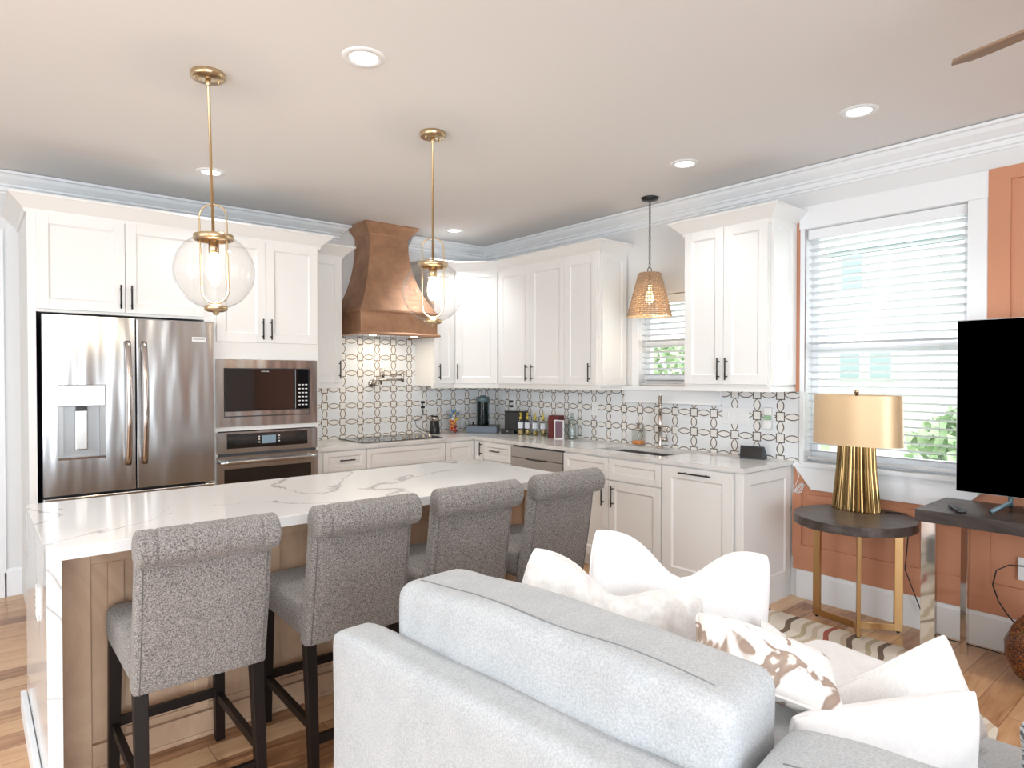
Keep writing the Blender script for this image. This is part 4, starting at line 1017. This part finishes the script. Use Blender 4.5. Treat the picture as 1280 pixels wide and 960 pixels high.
# shade: horizontal wrapped bands over vertical stakes -> basket weave
bm = B(); nz, na = 21, 34; zt_, zb_ = -.575, -.905; rt, rb = .078, .163
for i in range(nz):
    s = (i + .5) / nz; z = zt_ + (zb_ - zt_) * s; r0 = rt + (rb - rt) * s
    pts = []
    for k in range(na * 2):
        a = PI * k / na; off = .0055 * (1 if (k // 2 + i) % 2 else -1); pts.append(((r0 + off) * math.cos(a), (r0 + off) * math.sin(a), z))
    tube(bm, pts, .0058, 5, closed=True)
obj('weave', bm, 'wicker', t)
bm = B()
for k in range(na):
    a = 2 * PI * k / na; tube(bm, [(rt * math.cos(a), rt * math.sin(a), zt_), (rb * math.cos(a), rb * math.sin(a), zb_)], .0034, 4)
obj('stakes', bm, 'wicker', t)
bm = B(); lathe(bm, [(rt, zt_ + .002), (.012, zt_ + .004)], n=24, cap=False); obj('top', bm, 'wicker', t)
bm = B(); lathe(bm, [(.014, -.66), (.014, -.70), (.028, -.75), (.030, -.78), (.018, -.805), (0, -.81)], n=16); obj('bulb', bm, 'bulb', t, smooth=True, label='glowing warm bulb')
l = bpy.data.lights.new('wicker_bulb_light', 'POINT'); l.energy = 2.2; l.color = (1, .70, .40); l.shadow_soft_size = .03
o = bpy.data.objects.new('wicker_bulb_light', l); COL.objects.link(o); o.parent = t; o.location = (0, 0, -.84)

# ceiling fan (blade tip enters at the upper right)
t = thing('ceiling_fan', 'ceiling fan with a wood blade reaching in at the upper right', 'ceiling fan', (2.44, .16, H))
bm = B(); lathe(bm, [(.07, -.001), (.07, -.03), (.02, -.05), (.014, -.16), (.05, -.18), (.10, -.21), (.10, -.29), (.06, -.31), (0, -.312)], n=24); obj('motor', bm, 'black', t, smooth=True)
tipdir = math.atan2(.732 - .16, 2.593 - 2.44)
for k in range(3):
    bm = B(); n_ = 14; up = []; 
    for i in range(n_ + 1):
        s = i / n_; x = .10 + .497 * s; hw = (.040 + .022 * math.sin(PI * min(1, s * 1.0) * .6)) * (1 if s < .86 else math.sqrt(max(0.0, 1 - ((s - .86) / .14) ** 2)) * .999 + .001)
        up.append((x, hw, s))
    rows = []
    for x, hw, s in up:
        rows.append([bm.verts.new((x, y, z - y * .24)) for y, z in ((-hw, .004), (hw, .004), (hw, -.004), (-hw, -.004))])
    for a, b in zip(rows, rows[1:]):
        for j in range(4): bm.faces.new((a[j], a[(j + 1) % 4], b[(j + 1) % 4], b[j]))
    bm.faces.new(rows[0][::-1]); bm.faces.new(rows[-1])
    o = obj('blade', bm, 'fanwood', t); o.location = (0, 0, -.285); o.rotation_euler = (0, 0, tipdir + k * 2 * PI / 3)

# ------------------------------------------------------------------ side table, lamp
TZ = .68; tcx, tcy = 3.90, 1.57
t = thing('side_table', 'round dark wood side table with three flat brass legs below the window', 'side table', (tcx, tcy, 0))
bm = B(); lathe(bm, [(.315, TZ - .052), (.320, TZ - .048), (.320, TZ - .002), (.318, TZ), (0, TZ)], n=64); bmesh.ops.delete(bm, geom=[], context='VERTS'); obj('top', bm, 'darkwood', t, smooth=False)
for fxx, fyy in ((4.0, 1.845), (3.80, 1.50), (4.11, 1.385)):
    d = Vector((fxx - 3.955, fyy - 1.585, 0)); L_ = d.length; an = math.atan2(d.y, d.x)
    bm = B(); w_ = .022
    mt = Matrix.Translation((3.955 - tcx, 1.585 - tcy, 0)) @ Matrix.Rotation(an, 4, 'Z')
    gz = .022 if fxx < 3.85 else .012
    box(bm, L_ - .045, L_, -.010, .010, gz, TZ - .053, mt); box(bm, 0, L_ - .045, -.010, .010, gz, .052, mt)
    lg = obj('leg', bm, 'goldleg', t, bevel=.002)
    bm = B(); lathe(bm, [(.009, gz - .0095), (.009, gz)], (L_ - .022, 0, 0), 10); bmesh.ops.transform(bm, matrix=mt, verts=bm.verts); obj('glide', bm, 'black', lg)
lx, ly = 4.075, 1.63
t = thing('table_lamp', 'table lamp with oval gold shade and ribbed brass base', 'lamp', (lx, ly, TZ))
bm = B(); n_ = 192
def flute(i): return 1 + .075 * abs(math.sin(i * PI / 6)) * 1.0 
lathe(bm, [(.128, .0), (.130, .004), (.118, .12), (.106, .25), (.099, .40)], n=n_, sx=.62, sy=1, flute=flute); obj('base', bm, M['brassribs'] if 'brassribs' in M else mat('antique_brass', (.33, .22, .095), .14, metal=1), t)
bm = B(); lathe(bm, [(.01, .40), (.01, .70), (.015, .702), (.012, .72), (0, .725)], n=10); obj('stem', bm, 'brass', t, smooth=True)
bm = B(); lathe(bm, [(.255, .392), (.249, .688)], n=64, sx=.52, sy=1, cap=False); lathe(bm, [(.250, .393), (.244, .687)], n=64, sx=.52, sy=1, cap=False); obj('shade', bm, 'goldshade', t, smooth=True)
bm = B(); lathe(bm, [(.008, .695), (.012, .705), (.012, .712), (.004, .722), (0, .723)], n=12); obj('finial', bm, 'brass', t, smooth=True)
bm = B(); tube(bm, [(4.10, 1.475, TZ + .006), (4.13, 1.42, TZ + .008), (4.17, 1.39, TZ + .002), (4.20, 1.385, .60), (4.19, 1.40, .35), (4.21, 1.32, .12), (4.22, 1.26, .02), (4.19, 1.18, .008), (4.20, 1.0, .008), (4.17, .80, .008)], .0035, 6)
tag(obj('lamp_cord', bm, 'plastic', smooth=True), 'black lamp cord running down the terracotta wall to the floor', 'cord')
bm = B(); tube(bm, [(4.215, .845, .49), (4.16, .90, .495), (4.14, .95, .46), (4.14, .965, .38), (4.14, .94, .30), (4.12, .90, .25), (4.09, .86, .22)], .0035, 6)
tag(obj('outlet_cord', bm, 'plastic', smooth=True), 'black cord arching from the low wall outlet behind the vase', 'cord')

# ------------------------------------------------------------------ console, tv, remote, vase
CZ = .80
t = thing('console_table', 'grey-brown wood console with mirrored chrome legs under the television', 'console table', (3.95, .3, 0))
obj('top', boxb(3.735, 4.215, -.60, 1.205, CZ - .062, CZ), 'darkwood', t, world=True, bevel=.003)
for yy in (1.165, -.56):
    bm = B(); box(bm, 3.765, 3.795, yy - .045, yy + .045 if yy < 0 else yy + .02, 0, CZ - .062); obj('leg', bm, 'chrome', t, world=True)
for yy in (1.065, -.50):
    bm = B(); box(bm, 4.04, 4.075, yy - .012, yy + .018, 0, CZ - .062); obj('leg', bm, 'chrome', t, world=True)
t = thing('television', 'large flat television with black screen on the console', 'television', (3.99, .30, CZ))
obj('screen', boxb(3.978, 3.984, -.49, 1.089, .882, 1.772), 'screen', t, world=True, label='black glass screen')
obj('bezel', boxb(3.984, 3.998, -.493, 1.093, .879, 1.775), mat('silver_bezel', (.45, .46, .47), .35, metal=.6), t, world=True)
obj('rear_housing', boxb(3.998, 4.04, -.35, .95, .92, 1.45), 'plastic', t, world=True, bevel=.01)
for yy in (.86, -.26):
    bm = B(); tube(bm, [(3.99, yy, .90), (3.99, yy, .85), (3.86, yy + .05, CZ + .013)], .011, 8); tube(bm, [(3.99, yy, .85), (4.09, yy + .02, CZ + .013)], .011, 8); obj('foot', bm, 'teal', t, smooth=True)
    o = t.children[-1]
for o in t.children:
    if o.name.startswith('foot'): o.data.transform(Matrix.Translation(-wloc(t)))
t = thing('remote_control', 'black remote control lying on the console left of the television foot', 'remote control', (3.85, 1.05, CZ), math.radians(-60))
obj('body', boxb(-.022, .022, -.075, .075, .0005, .018), 'plastic', t, bevel=.006, seg=3)
for i in range(5): obj('button', boxb(-.006, .006, -.055 + .022 * i, -.045 + .022 * i, .018, .020), 'darkgrey', t)
t = thing('mosaic_vase', 'round brown and orange mosaic floor vase under the console', 'vase', (3.93, .705, 0))
bm = B(); lathe(bm, [(.06, 0), (.12, .04), (.157, .12), (.16, .19), (.125, .27), (.070, .34), (.040, .39), (.034, .45), (.048, .49), (.043, .488)], n=40, cap=False); obj('body', bm, 'mosaic', t, smooth=True)

# ------------------------------------------------------------------ rug
bm = B(); prism(bm, [(3.87, 2.12), (3.87, 1.30), (3.28, .74), (2.6, .64), (.95, .60), (.95, 2.14)], 'z', .001, .012)
tag(obj('area_rug', bm, 'rug'), 'cream rug with wavy red and brown stripes beside the sofa', 'rug')

# ------------------------------------------------------------------ sofa
SR = math.radians(5.5)
sofa = thing('sofa', 'pale blue-grey linen sofa seen from behind', 'sofa', (.692, 1.55, 0), SR)
# local: x forward (away from camera), y: 0 at far end, negative towards camera
def warp(bm, amp, sc, seed=0):
    from mathutils import noise as nz
    for v in bm.verts:
        q = v.co * sc + Vector((seed, seed * .7, 0)); v.co += Vector((nz.noise(q), nz.noise(q + Vector((9, 3, 1))), nz.noise(q + Vector((4, 8, 2))))) * amp
LEN = 2.25
bm = cushion_mesh(0, .13, -LEN, 0, .08, .85, .035, 14); warp(bm, .006, 4); obj('back_frame', bm, 'sofa', sofa, smooth=True, subsurf=1)
bm = cushion_mesh(.20, 1.42, -LEN, 0, .08, .30, .03, 8); obj('base', bm, 'sofa', sofa, smooth=True)
bm = cushion_mesh(.20, 1.30, -.16, -.001, .28, .62, .05, 10); warp(bm, .006, 4); obj('arm', bm, 'sofa', sofa, smooth=True, subsurf=1)
bm = cushion_mesh(.20, 1.30, -LEN, -LEN + .16, .28, .62, .05, 10); obj('arm', bm, 'sofa', sofa, smooth=True, subsurf=1)
yc = [(-.16, -1.02), (-1.03, -2.08)]
for i, (a, b) in enumerate(yc):
    bm = cushion_mesh(.22, 1.46, b, a, .30, .46, .045, 12, .015); warp(bm, .006, 5, i); obj('seat_cushion', bm, 'sofa', sofa, smooth=True, subsurf=1)
from mathutils import noise as NZ
def back_cushion(a, b, seed, z1=.985):
    bm = cushion_mesh(.115, .325, b, a, .44, z1, .040, 30, .0)
    for v in bm.verts:
        u = (v.co.y - (a + b) / 2) / ((a - b) / 2); w_ = (v.co.z - .44) / (z1 - .44)
        v.co.x += (-.020 if v.co.x < .22 else .06) * (1 - u * u) * math.sin(PI * min(1, max(0, w_)))   # belly
        if w_ > .5: v.co.z += (-.045 * (u + 1) * .5 * 0 - .018 * abs(u) ** 3 + .012 * NZ.noise(Vector((v.co.y * 5, seed, 0)))) * (w_ - .5) * 2
        v.co.x += .007 * NZ.noise(Vector((v.co.y * 14, v.co.z * 2.5, seed + 3))); q = v.co * 6; v.co.x += .010 * NZ.noise(q + Vector((seed, 0, 0))); v.co.y += .008 * NZ.noise(q + Vector((0, seed, 5)))
    o = obj('back_cushion', bm, 'sofa', sofa, smooth=True, subsurf=1)
    bm = B(); pts = []
    for i in range(31):
        s = i / 30; y = a - .05 + (b + .05 - (a - .05)) * s; u = (y - (a + b) / 2) / ((a - b) / 2)
        pts.append((.160 + .008 * math.sin(s * 9), y, z1 - .001 - .018 * abs(u) ** 3 + .012 * NZ.noise(Vector((y * 5, seed, 0)))))
    tube(bm, pts, .0026, 5); obj('seam', bm, 'seam', o, smooth=True)
    return o
back_cushion(-.13, -1.02, 1.0); back_cushion(-1.035, -2.08, 4.0, .905)

# ------------------------------------------------------------------ pillows
def pillow_mesh(w, h, t, chop=0, seed=0, n=26, wr=.006, ear=.07):
    bm = B(); g1 = []; g2 = []
    rnd = random.Random(seed)
    for i in range(n + 1):
        r1 = []; r2 = []
        for j in range(n + 1):
            u = -1 + 2 * i / n; v = -1 + 2 * j / n
            u_ = math.sin(u * PI / 2); v_ = math.sin(v * PI / 2)
            x = w / 2 * u_ * (1 - ear * (1 - v_ * v_)); z = h / 2 * v_ * (1 - ear * (1 - u_ * u_))
            rc = 1 - .075 * (u_ * v_) ** 4; x *= rc; z *= rc
            if chop: z -= chop * math.exp(-(u_ / .38) ** 2) * max(0, v_) ** 1.5
            th = t / 2 * ((1 - u_ ** 2) * (1 - v_ ** 2)) ** .42
            if chop: th *= 1 - .35 * math.exp(-(u_ / .16) ** 2) * max(0, v_ + .3)
            ed = (1 - u_ ** 4) * (1 - v_ ** 4)
            wn = wr * NZ.noise(Vector((u_ * 2.2, v_ * 2.2, seed))) * 2 * ed + wr * .6 * NZ.noise(Vector((u_ * 6, v_ * 2.5, seed + 5))) * ed
            r1.append(bm.verts.new((x, -th - wn, z)))
            edge = i in (0, n) or j in (0, n)
            r2.append(r1[-1] if edge else bm.verts.new((x, th - wn, z)))
        g1.append(r1); g2.append(r2)
    for i in range(n):
        for j in range(n):
            bm.faces.new((g1[i][j], g1[i + 1][j], g1[i + 1][j + 1], g1[i][j + 1]))
            q = (g2[i][j], g2[i][j + 1], g2[i + 1][j + 1], g2[i + 1][j])
            try: bm.faces.new(q)
            except ValueError: pass
    rim = [g1[i][0].co.copy() for i in range(n + 1)] + [g1[n][j].co.copy() for j in range(1, n + 1)] + [g1[i][n].co.copy() for i in range(n - 1, -1, -1)] + [g1[0][j].co.copy() for j in range(n - 1, 0, -1)]
    return bm, rim
def pillow(label, m, p00, p10, p01, t, chop=0, seed=0, piping=None, **k):
    """p00 lower-left, p10 lower-right, p01 upper-left in the world: the pillow's face frame"""
    p00, p10, p01 = map(Vector, (p00, p10, p01)); X = p10 - p00; Z = p01 - p00; w = X.length; h = Z.length
    X.normalize(); Z = (Z - X * Z.dot(X)).normalized(); Y = Z.cross(X)
    c = (p10 + p01) / 2
    bm, rim = pillow_mesh(w, h, t, chop, seed, **k)
    o = thing('throw_pillow', label, 'pillow', c); mt = Matrix((X, Y, Z)).transposed().to_4x4(); o.rotation_euler = mt.to_euler()
    cv = obj('cover', bm, m, o, smooth=True, subsurf=1)
    bm = B(); tube(bm, rim, .0038, 6, closed=True); obj('piping', bm, piping or m, o, smooth=True)
    return o
def at(px, py, z):      # point on the horizontal plane z seen at photo pixel (px, py); used only to place the pillows
    f = 808.; ya = math.radians(40.12); pi_ = math.radians(.8066)
    F = Vector((math.sin(ya) * math.cos(pi_), math.cos(ya) * math.cos(pi_), -math.sin(pi_))); Rr = Vector((math.cos(ya), -math.sin(ya), 0)); U = Rr.cross(F)
    d = F + Rr * ((px - 640) / f) - U * ((py - 480) / f); k = (z - 1.49) / d.z
    return Vector((0, 0, 1.49)) + d * k
def up(p00, p10, h, lean):   # upper-left corner for a pillow standing on p00-p10, leaning towards direction lean (xy)
    return Vector(p00) + Vector((lean[0], lean[1], h))
# (lower-left, lower-right, upper-left corners)
def pil(label, m, TL, X, D, t, **k):
    TL, X, D = Vector(TL), Vector(X), Vector(D); p00 = TL + D
    return pillow(label, m, p00, p00 + X, TL, t, **k)
pil('large white pillow with a dented top standing against the far sofa arm', 'cotton', (1.56, 1.535, .985), (.49, -.39, -.10), (-.04, -.14, -.46), .17, chop=.12, seed=3, ear=.05)
pil('cream crushed-velvet pillow with a dented top behind the sofa back cushion', 'velvet', (1.235, 1.525, .99), (.39, -.37, -.16), (-.05, -.15, -.43), .16, chop=.07, seed=8, wr=.010, ear=.05)
pil('cream pillow with brown patterned patches lying between the white pillows', 'patterned', (1.47, 1.0, .865), (.20, -.27, -.09), (-.20, -.14, -.05), .10, seed=5)
pil('plain off-white pillow leaning behind the patterned pillow', 'linenwhite', (1.89, 1.06, .745), (.20, -.12, -.22), (-.15, -.14, -.13), .10, seed=12)
pil('small white pillow lying flat on the seat by the rug', 'cotton', (2.02, 1.13, .53), (.33, -.06, -.01), (-.03, -.33, 0), .11, seed=13)
pil('plain beige-white pillow with a raised corner nearest the console', 'linenwhite', (1.69, .80, .63), (.36, -.22, .16), (.07, -.09, -.28), .12, seed=15)
pil('white piped pillow in the foreground at the lower right', 'cotton', (1.33, .69, .755), (.43, -.245, .015), (.06, .0, -.33), .17, seed=20, piping='cotton')
pil('grey and white patterned pillow at the lower right edge', 'greypattern', (1.93, .42, .655), (.12, -.40, .02), (.10, -.02, -.22), .12, seed=25)
